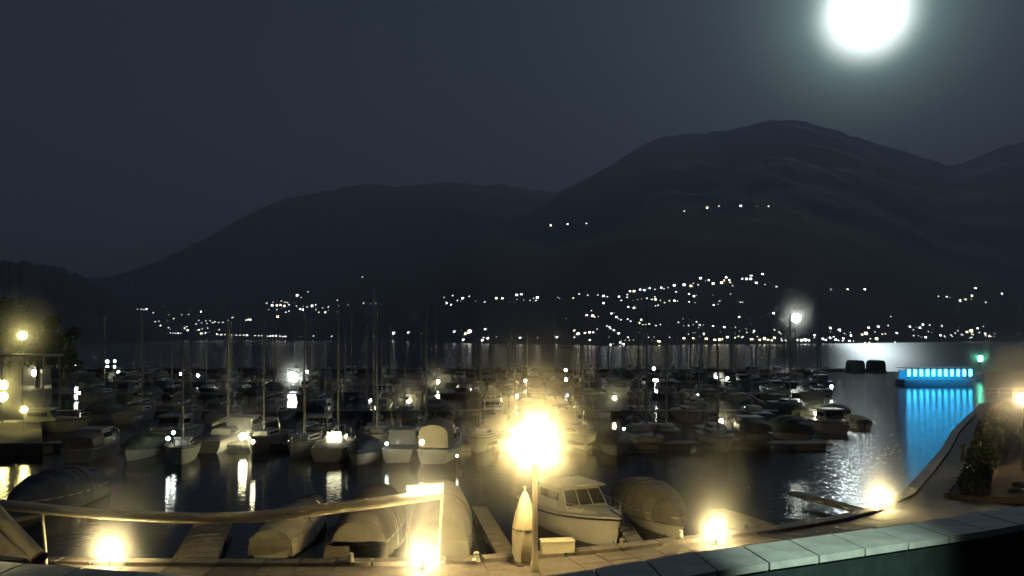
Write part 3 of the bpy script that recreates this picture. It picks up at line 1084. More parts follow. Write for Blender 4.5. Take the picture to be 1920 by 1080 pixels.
def sailboat(L=8.5, B=2.7, mast=11.0, hullm='gel', cover='tarp_blue', full_detail=True, cabin_lit=False):
    t = thing('sailboat', None, None)
    h, top = hull(L, B, 0.95, dr=0.4)
    hm = obj('hull', h, M[hullm], t, smooth=True)
    if full_detail:
        obj('rub_rail', MB().tube(rim(top, f=1.005, dz=-0.08), 0.03, 4), M['teak'], hm)
    obj('deck', inset_deck(top), M['deck'], t)
    cb = obj('cabin', house_loft(-L * 0.12, L * 0.26, B * 0.62, B * 0.42, 0.92, 0.48), M['gel'], t)
    for sgn in (-1, 1):
        mb = MB()
        mb.box((0, 0, 0), (L * 0.22, 0.02, 0.16), 0)
        w = obj('window', mb, M['cabin_lit' if cabin_lit else 'glass'], cb, (L * 0.05, sgn * (B * 0.257), 1.20), sgn * -R(5.5))
    if cabin_lit:
        obj('companionway', MB().box((-L * 0.12 + 0.02, 0, 1.30), (0.10, 0.95, 0.74)), M['cabin_lit'], cb)
    mx = L * 0.10
    ms = obj('mast', MB().tube([(mx, 0, 1.3), (mx, 0, mast)], [0.085, 0.06], 6), M['alu'], t)
    if full_detail:
        mb = MB().tube([(mx, -0.9, mast * 0.55), (mx, 0.9, mast * 0.55)], 0.02, 4)
        obj('spreader', mb, M['alu'], ms)
        mb = MB()
        for p in ((L * 0.48, 0, 1.2), (-L * 0.48, 0, 1.05), (mx, B * 0.48, 1.05), (mx, -B * 0.48, 1.05)):
            mb.tube([p, (mx, 0, mast * 0.97)], 0.010, 3)
        obj('rigging', mb, M['steel'], ms)
    bm = obj('boom', MB().tube([(mx - 0.1, 0, 1.95), (-L * 0.36, 0, 1.85)], 0.06, 6), M['alu'], t)
    obj('sail_cover', MB().tube([(mx - 0.12, 0, 2.25), (mx - 0.8, 0, 2.12), (-L * 0.2, 0, 2.03), (-L * 0.35, 0, 1.95)], [0.10, 0.17, 0.14, 0.06], 8), M[cover], bm, smooth=True)
    if full_detail:
        pts = [(x, hb * 0.93, z + 0.55) for x, hb, z in top[8:]] + [(x, -hb * 0.93, z + 0.55) for x, hb, z in reversed(top[8:])]
        mb = MB().tube(pts, 0.018, 4)
        for x, hb, z in top[8:]:
            for sgn in (-1, 1):
                mb.tube([(x, sgn * hb * 0.93, z), (x, sgn * hb * 0.93, z + 0.55)], 0.014, 4)
        obj('pulpit_rail', mb, M['steel'], t)
    return t


def cover_boat(L=6.5, B=2.3, tarp='tarp_grey', h=0.75, hullm='gel', seed=1, arch=1.0, skirt=0.12, motor=True):
    t = thing('covered_boat', None, None)
    hl, top = hull(L, B, 0.75, dr=0.3)
    obj('hull', hl, M[hullm], t, smooth=True)
    rr = random.Random(seed)
    rings = []
    top2 = []
    for (a, b_) in zip(top, top[1:]):
        for q in (0, 0.5):
            top2.append(tuple(a[i] + (b_[i] - a[i]) * q for i in range(3)))
    top2.append(top[-1])
    n = len(top2)
    for i, (x, hb, z) in enumerate(top2):
        s = i / (n - 1)
        hh = h * (math.sin(math.pi * min(1, 0.13 + s * 0.9)) ** 0.55) * (1 + 0.10 * math.sin(i * math.pi / 2))
        ring = []
        for k in range(11):
            a = math.pi * k / 10
            cx = math.copysign(abs(math.cos(a)) ** 0.75, math.cos(a))
            zz = math.sin(a) ** (0.85 * arch)
            ring.append(Vector((x, cx * (hb + 0.05 - (0.035 if i % 2 else 0.0)) + rr.uniform(-0.012, 0.012), z - skirt + (hh + skirt) * zz + rr.uniform(-0.022, 0.022) - (0.05 if i % 2 else 0.0) * abs(math.cos(a)) * zz)))
        rings.append(ring)
    obj('cover', MB().loft(rings, closed=True), M[tarp], t, smooth=True)
    mb = MB().tube([(x, hb * 1.03 + 0.03, z - skirt - 0.02) for x, hb, z in top] + [(x, -hb * 1.03 - 0.03, z - skirt - 0.02) for x, hb, z in reversed(top)], 0.02, 4)
    obj('cover_rope', mb, M['rope'], t)
    if skirt > 0.2:
        for ring in rr.sample(rings[2:-3], 4):
            obj('lashing', MB().tube([Vector((p.x, p.y * 1.012, p.z + 0.012)) for p in ring], 0.013, 4), M['rope'], t)
    if not motor:
        return t
    mb = MB().box((-L / 2 - 0.18, 0, 0.75), (0.34, 0.36, 0.5), 0, 0.8)
    mb.box((-L / 2 - 0.2, 0, 0.2), (0.14, 0.12, 0.8))
    obj('outboard_motor', mb, M['black'], t)
    return t


def motorboat(L=7.2, B=2.7, hullm='gel', canopy=None):
    t = thing('motorboat', None, None)
    hl, top = hull(L, B, 1.0, dr=0.35, bow=2.6)
    hm = obj('hull', hl, M[hullm], t, smooth=True)
    obj('rub_rail', MB().tube(rim(top, f=1.01, dz=-0.10), 0.04, 4), M['black'], hm)
    obj('deck', inset_deck(top), M['gel'], t)
    cx0, cx1 = -L * 0.22, L * 0.16
    z0, h = 1.0, 1.0
    cb = obj('cabin', house_loft(cx0, cx1, B * 0.80, B * 0.72, z0, h, 0.75, 0.1), M['gel'], t)
    obj('roof', MB().box(((cx0 + cx1 - 0.55) / 2, 0, z0 + h * 0.985 + 0.03), (cx1 - cx0 - 0.35, B * 0.76, 0.07), 0, 0.94), M['gel'], t)
    # front windscreen: three panes on the sloped face
    p0, p1 = Vector((cx1, 0, z0)), Vector((cx1 - 0.75, 0, z0 + h * 0.94))
    nrm = Vector((p1.z - p0.z, 0, p0.x - p1.x)).normalized()
    for k in (-1, 0, 1):
        q = []
        for (u, v) in ((-1, 0.30), (1, 0.30), (1, 0.90), (-1, 0.90)):
            c = p0.lerp(p1, v)
            hw = (B * 0.36 + (B * 0.30 - B * 0.36) * v) / 3 * 0.90
            cy = k * (B * 0.36 + (B * 0.30 - B * 0.36) * v) * 0.64
            q.append(c + Vector((0, cy + u * hw, 0)) + nrm * 0.012)
        inn = [p - nrm * 0.03 for p in q]
        mb = MB().add(q + inn, [(0, 1, 2, 3), (7, 6, 5, 4), (0, 4, 5, 1), (1, 5, 6, 2), (2, 6, 7, 3), (3, 7, 4, 0)])
        obj('windscreen_pane', mb, M['glass'], cb)
    for sgn in (-1, 1):
        mb = MB().box((0, 0, 0), (L * 0.22, 0.03, 0.34))
        obj('side_window', mb, M['glass'], cb, (-L * 0.06, sgn * B * 0.362, z0 + 0.58), -sgn * R(1.5))
    # foredeck cuddy
    obj('foredeck', house_loft(cx1 - 0.05, L * 0.40, B * 0.66, B * 0.30, 1.02, 0.26, 0.5, 0.0), M['gel'], t)
    pts = [(x, hb * 0.94, z + 0.42) for x, hb, z in top[5:]] + [(x, -hb * 0.94, z + 0.42) for x, hb, z in reversed(top[5:])]
    mb = MB().tube(pts, 0.018, 4)
    for x, hb, z in top[5:]:
        for sgn in (-1, 1):
            mb.tube([(x, sgn * hb * 0.94, z), (x, sgn * hb * 0.94, z + 0.42)], 0.014, 4)
    obj('bow_rail', mb, M['steel'], t)
    mb = MB().tube([(L * 0.40, 0, 1.42), (L * 0.53, 0, 1.30), (L * 0.545, 0, 0.98)], 0.035, 5)
    mb.box((L * 0.54, 0, 0.86), (0.10, 0.42, 0.16))
    obj('anchor', mb, M['black'], t)
    if canopy:
        ch = 0.85 if canopy == 'canvas' else 0.0
        mb = MB()
        rings = []
        for x, hw, zz in ((-L * 0.47, B * 0.42, 1.7 + ch), (-L * 0.35, B * 0.43, 1.95 + ch), (cx0 + 0.2, B * 0.42, 2.02 + ch)):
            rings.append([Vector((x, hw * math.cos(math.pi * k / 8), 1.05 + (zz - 1.05) * math.sin(math.pi * k / 8) ** 0.4)) for k in range(9)])
        obj('canopy', mb.loft(rings), M[canopy], t, smooth=True)
    return t


PROTO = {}


def proto(key, fn, *a, **k):
    if key not in PROTO:
        PROTO[key] = fn(*a, **k)
        index_kids(PROTO[key])
        PROTO[key]['_used'] = 0
    return PROTO[key]


def place(key, fn, args, loc, rz, label, cat, group):
    p = proto(key, fn, **args)
    if p['_used'] == 0:
        o = p
        p['_used'] = 1
    else:
        o = copy_tree(p)
    o.location = loc
    o.rotation_euler = (0, 0, rz)
    tag(o, label, cat, group)
    return o


DOWN = R(-90)     # bow towards the camera
UP = R(90)
G1 = 'boats moored in the front row of the harbour'
used = []


def at_row(px, yw, L, near=True):
    g = G(px, yw, 0)
    return Vector((g.x * (1 + L / 2 / g.y), g.y + L / 2, 0))


# --- boats at the quay
c = Vector((2.75, 36.9, 0))
mbt = motorboat(7.4, 2.9, 'gel')
mbt.location = c
mbt.rotation_euler = (0, 0, math.atan2(33.4 - 40.2, 4.25 - 1.25))
tag(mbt, 'white cabin cruiser with three dark windscreen panes moored by the tall lamp', 'boat', 'boats at the quay')
near = [
    (560, 1046, 'tarp_pale', 7.5, 2.0, 0.6, R(88), 'slim boat under a sagging pale tarpaulin between two finger pontoons'),
    (705, 1050, 'tarp_grey', 8.0, 2.55, 1.25, R(90), 'wide boat under a grey tarpaulin beneath the bright end of the awning tube'),
    (828, 1050, 'tarp_pale', 8.6, 2.55, 1.35, R(94), 'wide boat under a pale tarpaulin behind the thin pole of the awning'),
    (1238, 1015, 'tarp_grey', 7.6, 2.6, 1.0, R(-82), 'boat under a smooth domed grey cover beside the white cabin cruiser'),
    (95, 985, 'tarp_blue', 7.5, 2.6, 1.1, R(-90), 'boat under a dark cover out beyond the sagging awning tube'),
]
for i, (x, y, tp, L, B, h, rz, lab) in enumerate(near):
    o = cover_boat(L, B, tp, h, 'gel', seed=20 + i, skirt=0.62 if i != 3 else 0.3, motor=False)
    p = at_row(x, y, L)
    if 'domed' in lab:
        p.x -= 0.3
    o.location = p
    o.rotation_euler = (0, 0, rz)
    tag(o, lab, 'boat', 'boats at the quay')

# --- front row, each read off the photograph: px, waterline row, kind, mast top row
front = [
    (182, 868, 'motor', 0, 'motorboat with a grey canopy at the dark end of the front row'),
    (268, 866, 'cover_green', 0, 'boat under a dark green cover next to the canopied motorboat'),
    (342, 874, 'sail_open', 640, 'white sailing boat with a broad curved bow and small lit stern lamps'),
    (428, 850, 'sail', 598, 'sailing boat whose mast rises just beside the first bright pontoon lamp'),
    (495, 852, 'sail', 605, 'sailing boat with a bare mast and pale sail bundle past the first pontoon lamp'),
    (571, 862, 'sail_grey', 572, 'grey hulled sailing boat with the tallest mast in the front row'),
    (634, 866, 'sail_lit', 598, 'sailing boat with its cabin lit up bright cream'),
    (683, 874, 'cover_blue', 0, 'small boat under a blue cover between two sailing boats'),
    (707, 846, 'sail', 583, 'sailing boat with shrouds spread wide like a tent and stern light'),
    (760, 868, 'motor2', 0, 'low motorboat just under the second bright pontoon lamp'),
    (832, 870, 'canvas', 0, 'motorboat with a tall cream canvas canopy over its stern'),
    (901, 850, 'sail', 632, 'sailing boat with a short mast next to the canvas canopied motorboat'),
    (966, 846, 'sail_grey', 600, 'sailing boat whose mast rises directly behind the tall blazing lantern'),
    (1092, 846, 'sail', 640, 'sailing boat with a leaning mast in the glow of the tall lantern'),
    (1150, 856, 'cover_grey', 0, 'boat under a grey cover with a small white light at its bow'),
    (1197, 842, 'sail', 650, 'sailing boat with a low boom and slightly tilted mast past the lantern glow'),
    (1249, 838, 'sail_grey', 645, 'grey sailing boat with its boom pointing at the starry pontoon lamp'),
    (1347, 850, 'sail', 650, 'sailing boat with its mast right behind the starry pontoon lamp'),
    (1402, 836, 'motor', 0, 'motorboat with a pale windscreen past the starry pontoon lamp'),
    (1488, 834, 'cover_big', 0, 'large boat under a ridged grey green cover near the open basin'),
    (1560, 818, 'motor2', 0, 'motorboat lit by the small lamp at the edge of the open basin'),
    (1606, 806, 'cover_small', 0, 'last small covered boat at the edge of the moonlit basin'),
]
for i, (x, y, kd, mt, lab) in enumerate(front):
    rz = (DOWN if i % 3 else UP) + rnd.uniform(-0.08, 0.08)
    if kd.startswith('sail'):
        L = 7.8 + rnd.uniform(-0.5, 0.9)
        p = at_row(x, y, L)
        if kd == 'sail_open':
            rz = R(-70)
        off = L * 0.10 * (-1 if rz < 0 else 1)
        Ym = p.y + math.sin(rz) * L * 0.10
        mast = CH + (HZ - mt) / F * Ym
        p.x = (x - 960) / F * Ym - math.cos(rz) * L * 0.10
        o = sailboat(L, 2.5 + rnd.uniform(-0.1, 0.25), mast, 'gel_grey' if 'grey' in kd else 'gel', rnd.choice(['tarp_blue', 'tarp_grey', 'tarp_pale']), True, kd == 'sail_lit')
        if x in (1092, 1197):
            o.rotation_euler[1] = 0
    elif kd.startswith('cover'):
        L = 7.6 if kd == 'cover_big' else 4.2 if kd == 'cover_small' else 6.0
        p = at_row(x, y, L)
        tp = {'cover_green': 'tarp_green', 'cover_blue': 'tarp_blue', 'cover_big': 'tarp_green'}.get(kd, 'tarp_grey')
        o = cover_boat(L, 3.0 if kd == 'cover_big' else 1.7 if kd == 'cover_small' else 2.2, tp, 1.1 if kd == 'cover_big' else 0.4 if kd == 'cover_small' else 0.7, 'gel', seed=50 + i)
    else:
        L = 6.6
        p = at_row(x, y, L)
        o = motorboat(L, 2.5, 'gel_grey' if kd == 'motor' else 'gel', {'motor': 'tarp_grey', 'canvas': 'canvas'}.get(kd))
        if kd == 'canvas':
            rz = UP - 0.15
    o.location = p
    o.rotation_euler = (0, 0, rz)
    tag(o, lab, 'boat', G1)
    used.append((p.x, p.y))

# --- the rows behind: copies
rowname = ['right behind the front row', 'before the second walkway', 'beyond the second walkway', 'before the third walkway', 'beyond the third walkway',
           'before the fourth walkway', 'beyond the fourth walkway', 'before the last walkway', 'by the breakwater']
mast_kinds = [8.2, 9.6, 11.0, 12.2]
HULL = ['white', 'navy', 'grey', 'white']
SAILC = ['blue', 'grey', 'pale', 'green']
rj = 0
for ri, Y in enumerate(ROWY):
    for sd in ((1,) if ri == 0 else (-1, 1)):
        step = 4.3 + ri * 0.5
        X = -0.52 * Y
        k_in = 0
        while X < 0.335 * Y:
            X += step * rnd.uniform(0.75, 1.4)
            if rnd.random() < 0.12:
                continue
            k = rnd.random()
            yy = Y + sd * (1.4 + 3.6) + rnd.uniform(-0.3, 0.3)
            rz = (DOWN if sd > 0 else UP) + rnd.uniform(-0.06, 0.06)
            if rnd.random() < 0.35:
                rz += math.pi
            kind = 'sail' if k < 0.55 else 'cover' if k < 0.82 else 'motor'
            o_ = nth(k_in)
            k_in += 1
            wh = rowname[rj]
            grp = 'boats ' + wh
            if kind == 'sail':
                q = rnd.randrange(4)
                lab = '%s boat from the tree side %s, %s sailboat, %s sail' % (o_, wh, HULL[q], SAILC[q])
                place('sail%d' % q, sailboat, dict(L=7.0 + 0.5 * q, B=2.4 + 0.1 * q, mast=mast_kinds[q], hullm=['gel', 'gel_blue', 'gel_grey', 'gel'][q], cover=['tarp_blue', 'tarp_grey', 'tarp_pale', 'tarp_green'][q], full_detail=q % 2 == 0), (X, yy, 0), rz, lab, 'boat', grp)
            elif kind == 'cover':
                q = rnd.randrange(3)
                lab = '%s boat from the tree side %s, under a %s cover' % (o_, wh, ['grey', 'blue', 'green'][q])
                place('cover%d' % q, cover_boat, dict(L=5.6 + 0.5 * q, B=2.1 + 0.15 * q, tarp=['tarp_grey', 'tarp_blue', 'tarp_green'][q], h=0.6 + 0.2 * q, seed=q), (X, yy, 0), rz, lab, 'boat', grp)
            else:
                q = rnd.randrange(2)
                lab = '%s boat from the tree side %s, small %s motorboat' % (o_, wh, ['canopied', 'open'][q])
                place('motor%d' % q, motorboat, dict(L=6.2 + q, B=2.4 + 0.2 * q, hullm='gel', canopy=['tarp_blue', None][q]), (X, yy, 0), rz, lab, 'boat', grp)
        rj += 1

# ------------------------------------------------------------------ harbour lamps
def post_lamp(name, c, h, r, mkey, label, cat='lamp', group=None, hal=None, base_z=0.5):
    t = thing(name, label, cat, (c[0], c[1], base_z), 0, group)
    hh = h - base_z
    obj('post', MB().tube([(0, 0, 0), (0, 0, hh - r * 0.9)], max(0.03, r * 0.16), 6), M['alu'], t)
    obj('globe', MB().ball((0, 0, hh), r, 10, 6), M[mkey], t, smooth=True)
    obj('cap', MB().lathe([(r * 0.45, hh + r * 1.0), (r * 0.4, hh + r * 1.08), (r * 0.12, hh + r * 1.25)], 8), M['black'], t)
    if hal or mkey == 'lamp_main':
        bulb(t, hh, r, mkey, 2.2 if mkey == 'lamp_pont' else 1.0)
    if hal:
        halo((c[0], c[1], h), hal[0] * 1.15, hal[1] * (1.6 if mkey == 'lamp_pont' else 2.0), 1.3)
    return t


def lampG(px, py, h):
    g = G(px, py, h)
    return g


GP = 'lamps on the floating pontoons'
for px, py, h, r, mk, hal, lab in [
    (455, 818, 1.15, 0.24, 'lamp_pont', (2.3, 0.10), 'brightest pontoon lamp in the front row with two reflections below it'),
    (745, 821, 1.15, 0.17, 'lamp_pont', (1.5, 0.10), 'pontoon lamp low over the motorboat beside the tent shaped rigging'),
    (766, 751, 1.15, 0.27, 'lamp_pont', (2.8, 0.09), 'bright pontoon lamp above and behind the tent shaped rigging'),
    (820, 716, 1.15, 0.30, 'lamp_pont', (3.4, 0.06), 'pontoon lamp lighting a pale cross shaped boat cover'),
    (1152, 746, 1.15, 0.22, 'lamp_pont', (2.6, 0.09), 'pontoon lamp on the walkway past the tall lantern glow'),
    (1352, 790, 1.15, 0.19, 'lamp_pont', (2.0, 0.10), 'starry pontoon lamp in front of a bare mast'),
    (1530, 775, 1.15, 0.17, 'lamp_pont', (2.0, 0.09), 'small pontoon lamp by the motorboat at the open basin'),
    (1405, 793, 1.15, 0.08, 'lamp_white', None, 'tiny white lamp on the motorboat windscreen past the starry lamp'),
    (1170, 804, 1.4, 0.08, 'lamp_white', None, 'tiny white lamp at the bow of the grey covered boat'),
    (985, 714, 1.15, 0.22, 'lamp_pink', None, 'small warm lamp above the tall lantern'),
    (968, 743, 1.15, 0.20, 'lamp_pont', (1.6, 0.06), 'small warm lamp beside the tall lantern glow'),
    (1064, 741, 1.15, 0.13, 'lamp_violet', (1.2, 0.08), 'tiny violet lamp beside the lantern glow'),
    (1523, 698, 1.15, 0.32, 'lamp_violet', (1.8, 0.05), 'pale violet lamp with a streak on the water by the breakwater'),
    (1469, 706, 1.15, 0.60, 'lamp_pink', (3.0, 0.05), 'broad pinkish lamp over a boat near the breakwater'),
    (550, 707, 1.9, 0.80, 'lamp_white', (3.4, 0.07), 'big square white floodlight amid the dark boats'),
    (45, 768, 2.6, 0.26, 'lamp_yellow', (2.4, 0.09), 'yellow lamp just over the lit white boat by the shore'),
    (65, 699, 3.0, 0.45, 'lamp_pont', (2.6, 0.06), 'lamp lighting a pale sheet near the shore trees'),
    (4, 722, 3.2, 0.55, 'lamp_yellow', (4.2, 0.07), 'upper of two yellow lamps at the picture edge'),
    (5, 744, 3.2, 0.40, 'lamp_yellow', (3.0, 0.07), 'lower of two yellow lamps at the picture edge'),
    (143, 685, 3.0, 0.34, 'lamp_white', None, 'small white lamp standing alone near the shore trees'),
    (576, 697, 1.15, 0.26, 'lamp_white', None, 'tiny white lamp beside the big square floodlight'),
    (201, 678, 1.15, 0.42, 'lamp_white', None, 'pair lamp on the last walkway, the brighter one'),
    (215, 677, 1.15, 0.32, 'lamp_white', None, 'pair lamp on the last walkway, the fainter one'),
    (728, 698, 1.15, 0.27, 'lamp_white', None, 'lone small lamp between the tent rigging mast and a bare mast'),
    (1226, 691, 1.15, 0.34, 'lamp_white', None, 'small lamp low over the third walkway past the lantern glow'),
    (1231, 713, 1.15, 0.26, 'lamp_white', None, 'small lamp under another one beside a leaning mast'),
    (1309, 738, 1.15, 0.17, 'lamp_white', None, 'small lone lamp up from the starry pontoon lamp'),
    (1343, 708, 1.15, 0.26, 'lamp_white', None, 'small lamp right over the starry pontoon lamp'),
    (1364, 709, 1.15, 0.24, 'lamp_white', None, 'small lamp beside the one over the starry lamp'),
    (1439, 731, 1.15, 0.22, 'lamp_white', None, 'small lamp below the broad pinkish one'),
    (1559, 725, 1.15, 0.24, 'lamp_white', None, 'small lamp on a white bow near the breakwater gap'),
    (1061, 694, 1.15, 0.30, 'lamp_white', None, 'small lamp on the fourth walkway over the violet one'),
    (339, 701, 1.15, 0.24, 'lamp_pont', None, 'small lamp over a pale boat awning in the dim rows'),
    (371, 704, 1.15, 0.27, 'lamp_white', None, 'small lamp over a white boat deck in the dim rows'),
    (222, 698, 1.15, 0.26, 'lamp_white', None, 'small slanted lamp beneath the lamp pair'),
    (694, 750, 1.15, 0.16, 'lamp_white', None, 'one of two small lamps shining between two masts, second row'),
    (315, 822, 1.6, 0.13, 'lamp_white', None, 'stern lamp of the curved bow sailing boat'),
    (325, 811, 1.8, 0.12, 'lamp_white', None, 'second stern lamp of the curved bow sailing boat'),
    (791, 829, 1.6, 0.15, 'lamp_pont', None, 'small lamp at the rail of the canvas canopied motorboat'),
    (725, 832, 1.3, 0.10, 'lamp_white', None, 'stern light of the tent rigged sailing boat'),
    (857, 855, 0.9, 0.06, 'lamp_white', None, 'tiny bow light of the canvas canopied motorboat'),
    (474, 828, 1.6, 0.12, 'lamp_pont', None, 'small lamp close under the brightest pontoon lamp'),
    (148, 737, 1.5, 0.16, 'lamp_pink', None, 'small lamp on a pale spar near the shore'),
]:
    c = lampG(px, py, h)
    post_lamp('pontoon_lamp', c, h, r, mk, lab, 'lamp', GP, hal, 0.0 if c.y < 60 else 0.4)

# tall lamps standing above the boats
c = P(1493, 596, 196)
t = post_lamp('floodlight_mast', c, c.z, 1.0, 'lamp_white', 'tall harbour mast with a cold white floodlight against the shore town', 'lamp', None, (5.5, 0.045), 0.0)
c = P(42, 629, 92)
post_lamp('street_lamp', c, c.z, 0.45, 'lamp_yellow', 'tall street lamp with a yellow glow before the dark shore trees', 'street lamp', None, (4.2, 0.11), 0.9)
c = P(1838, 672, 172)
t = thing('harbour_light', 'green navigation light on its post at the harbour mouth', 'beacon', (c.x, c.y, 0.0))
obj('column', MB().lathe([(0.9, -1), (0.8, 1.0), (0.22, 1.2), (0.18, c.z - 0.7), (0.4, c.z - 0.65), (0.4, c.z - 0.55)], 10), M['gel_grey'], t)
obj('lens', MB().lathe([(0.36, c.z - 0.55), (0.42, c.z), (0.36, c.z + 0.5)], 10), M['lamp_green'], t)
obj('cap', MB().lathe([(0.45, c.z + 0.52), (0.2, c.z + 0.8)], 10), M['black'], t)
bulb(t, c.z, 0.42, 'lamp_green')
halo((c.x, c.y, c.z), 4.0, 0.25)
# lamp by the picture edge on the raised path
c = P(1917, 748, 45)
post_lamp('street_lamp', c, c.z, 0.30, 'lamp_edge', 'street lamp with a warm glow on the raised path along the basin', 'street lamp', None, (3.2, 0.10), ZQ + 0.3)

# ------------------------------------------------------------------ blue lit platform
g = G(1760, 724, 0)
W2 = 117 / F * g.y
t = thing('floating_platform', 'floating platform with a row of glowing blue light tubes reflected in the basin', 'platform', (g.x, g.y, 0), R(2))
obj('hull', MB().box((0, 1.6, 0.5), (W2 + 1.4, 3.4, 1.1), 0, 0.97), M['bluedeck'], t)
obj('deck', MB().box((0, 1.6, 1.09), (W2 + 1.0, 3.1, 0.08)), M['gel_grey'], t)
obj('back_wall', MB().box((0, 2.6, 1.9), (W2 + 0.8, 0.12, 1.6)), M['bluedeck'], t)
obj('roof_beam', MB().box((0, 1.4, 3.12), (W2 + 0.8, 4.0, 0.10)), M['black'], t)
for k in range(11):
    x = -W2 / 2 + W2 * k / 10
    lt = obj('light_tube', MB().lathe([(0.20, 0), (0.24, 0.1), (0.24, 1.05), (0.20, 1.15)], 8), M['tube'], t, (x, -0.35, 1.75), smooth=True)
    obj('support', MB().tube([(0, 0.3, -0.62), (0, 0, 0)], 0.05, 5), M['black'], lt)
    obj('hanger', MB().tube([(0, 0, 1.15), (0, 0, 1.33)], 0.03, 5), M['black'], lt)
mb = MB()
mb.tube([(-W2 / 2 - 0.4, 0.1, 2.0), (-W2 / 2 - 0.4, 0.1, 3.0)], 0.04, 5)
obj('post', mb, M['black'], t)
obj('post', MB().tube([(W2 / 2 + 0.4, 0.1, 1.1), (W2 / 2 + 0.4, 0.1, 3.1)], 0.04, 5), M['black'], t)
halo((g.x, g.y + 0.3, 2.4), 9.0, 0.10, 0.5, 1.2)

# ------------------------------------------------------------------ breakwater
bw = struct('breakwater', MB().prism([(-240, BW_Y - 2.5), (86, BW_Y - 2.5), (88, BW_Y), (86, BW_Y + 2.5), (-240, BW_Y + 2.5)], -3, 0.7), M['rock'])
mb = MB()
for k in range(520):
    x = rnd.uniform(-225, 88)
    yy = BW_Y + rnd.choice((-1, 1)) * rnd.uniform(1.5, 4.2)
    s = rnd.uniform(0.4, 1.0)
    mb.ball((x, yy, rnd.uniform(0.0, 0.6)), (s, s * 0.8, s * 0.6), 6, 4)
o = obj('stones', mb, M['rock'], bw)
o['kind'] = 'stuff'
for px, lab in ((1611, 'dark domed boathouse cover on the breakwater end next to its twin'), (1650, 'dark domed boathouse cover nearest the blue lit platform')):
    p = P(px, 690, 205)
    t = thing('boat_shed', lab, 'shed', (p.x, BW_Y - 4.6, 0.0), 0, 'domed sheds by the breakwater')
    rings = []
    for y in (-2.2, 2.2):
        rings.append([Vector((1.55 * math.copysign(abs(math.cos(math.pi * k / 8)) ** 0.5, math.cos(math.pi * k / 8)), y, 0.4 + 2.6 * math.sin(math.pi * k / 8) ** 0.5)) for k in range(9)])
    obj('cover', MB().loft(rings), M['tarp_green'], t)
    obj('raft', MB().box((0, 0, 0.2), (3.4, 5.0, 0.4)), M['float'], t)

# ------------------------------------------------------------------ awning tube on the quay
aw = thing('awning', 'long pale awning tube sagging on thin poles over the quay edge', 'awning')
YA = 27.2
apx = [(-120, 936), (0, 946), (90, 955), (180, 963), (280, 969), (380, 972), (480, 969), (570, 959), (660, 949), (740, 938), (800, 930), (827, 927)]
pts = [P(x, y, YA) for x, y in apx]
obj('roller', MB().tube(pts, [0.17] * 6 + [0.18, 0.18, 0.18, 0.18, 0.17, 0.16], 12), M['awn'], aw, smooth=True)
a0, a1 = P(831, 909, YA), P(762, 914, YA)
obj('end_bar', MB().tube([P(828, 930, YA), a0, a1], 0.085, 8), M['awn'], aw, smooth=True)
obj('added_glow_strip', MB().tube([a0.lerp(a1, 0.06) + Vector((0, -0.10, -0.06)), a1.lerp(a0, 0.05) + Vector((0, -0.10, -0.06))], 0.05, 6), M['strip'], aw)  # added glowing strip so the end bar looks brightly lit
for (x0, y0, x1, y1) in ((829, 922, 822, 1040), (79, 955, 88, 1051)):
    top_, bot = P(x0, y0, YA), P(x1, y1, YA)
    bot.z = ZQ
    obj('pole', MB().tube([bot, top_], 0.045, 8), M['awn'], aw)
halo(P(798, 918, YA + 0.4), 1.6, 0.25, 0.6)

# rolled awning with cream cloth at the terrace corner
t = thing('roller_blind', 'cream cloth awning with a thick roll, cut off by the picture corner', 'awning')
YB = 9.2
q0, q1 = P(-70, 895, YB + 0.4), P(72, 1046, YB)
obj('roll', MB().tube([q0, q1], 0.085, 12), M['canvas'], t, smooth=True)
obj('end_cap', MB().tube([q1, q1 + (q1 - q0).normalized() * 0.03], 0.095, 12), M['red'], t)
r0, r1, r2 = P(-70, 935, YB + 0.3), P(52, 1047, YB - 0.05), P(-90, 1030, YB - 0.3)
nrm = Vector((0, 0.02, 0))
obj('cloth', MB().add([r0, r1, r2, r0 + nrm, r1 + nrm, r2 + nrm], [(0, 1, 2), (5, 4, 3), (0, 3, 4, 1), (1, 4, 5, 2), (2, 5, 3, 0)]), M['canvas'], t)
br = P(-75, 1000, YB)
obj('bracket', MB().tube([q0, Vector((br.x, br.y, 6.1))], 0.04, 6), M['black'], t)

t = thing('assumed_lantern', 'assumed small warm lantern on the terrace wall, unseen, added to light the cream awning roll', 'lamp', P(-75, 985, 8.0))  # assumed lantern out of view, added to brighten the awning roll
obj('bracket', MB().tube([(0, 0, -0.55), (0, 0.05, -0.12)], 0.025, 6), M['black'], t)
obj('glass', MB().lathe([(0.06, -0.12), (0.08, 0.05)], 6), M['lamp_assumed'], t)
obj('cap', MB().lathe([(0.07, 0.10), (0.02, 0.14)], 6), M['black'], t)
bulb(t, -0.03, 0.08, 'lamp_assumed')

# ------------------------------------------------------------------ closed parasol
pb = G(984, 1058, ZQ)
t = thing('parasol', 'closed cream parasol wrapped around its pole next to the tall lamp post', 'parasol', pb)
prof = [(0.30, 0.12), (0.36, 0.3), (0.38, 0.8), (0.36, 1.2), (0.27, 1.7), (0.15, 2.1), (0.07, 2.3), (0.03, 2.36)]
n = 16
rings = []
for r, z in prof:
    rings.append([Vector(((r * (1 + 0.13 * (k % 2))) * math.cos(2 * math.pi * k / n + z * 0.25), (r * (1 + 0.13 * (k % 2))) * math.sin(2 * math.pi * k / n + z * 0.25), z)) for k in range(n)])
obj('canopy', MB().loft(rings), M['canvas'], t, smooth=True)
obj('pole', MB().tube([(0, 0, 0), (0, 0, 2.44)], 0.03, 8), M['alu'], t)
obj('strap', MB().lathe([(0.40, 1.13), (0.405, 1.16), (0.40, 1.19)], 16), M['tarp_grey'], t)
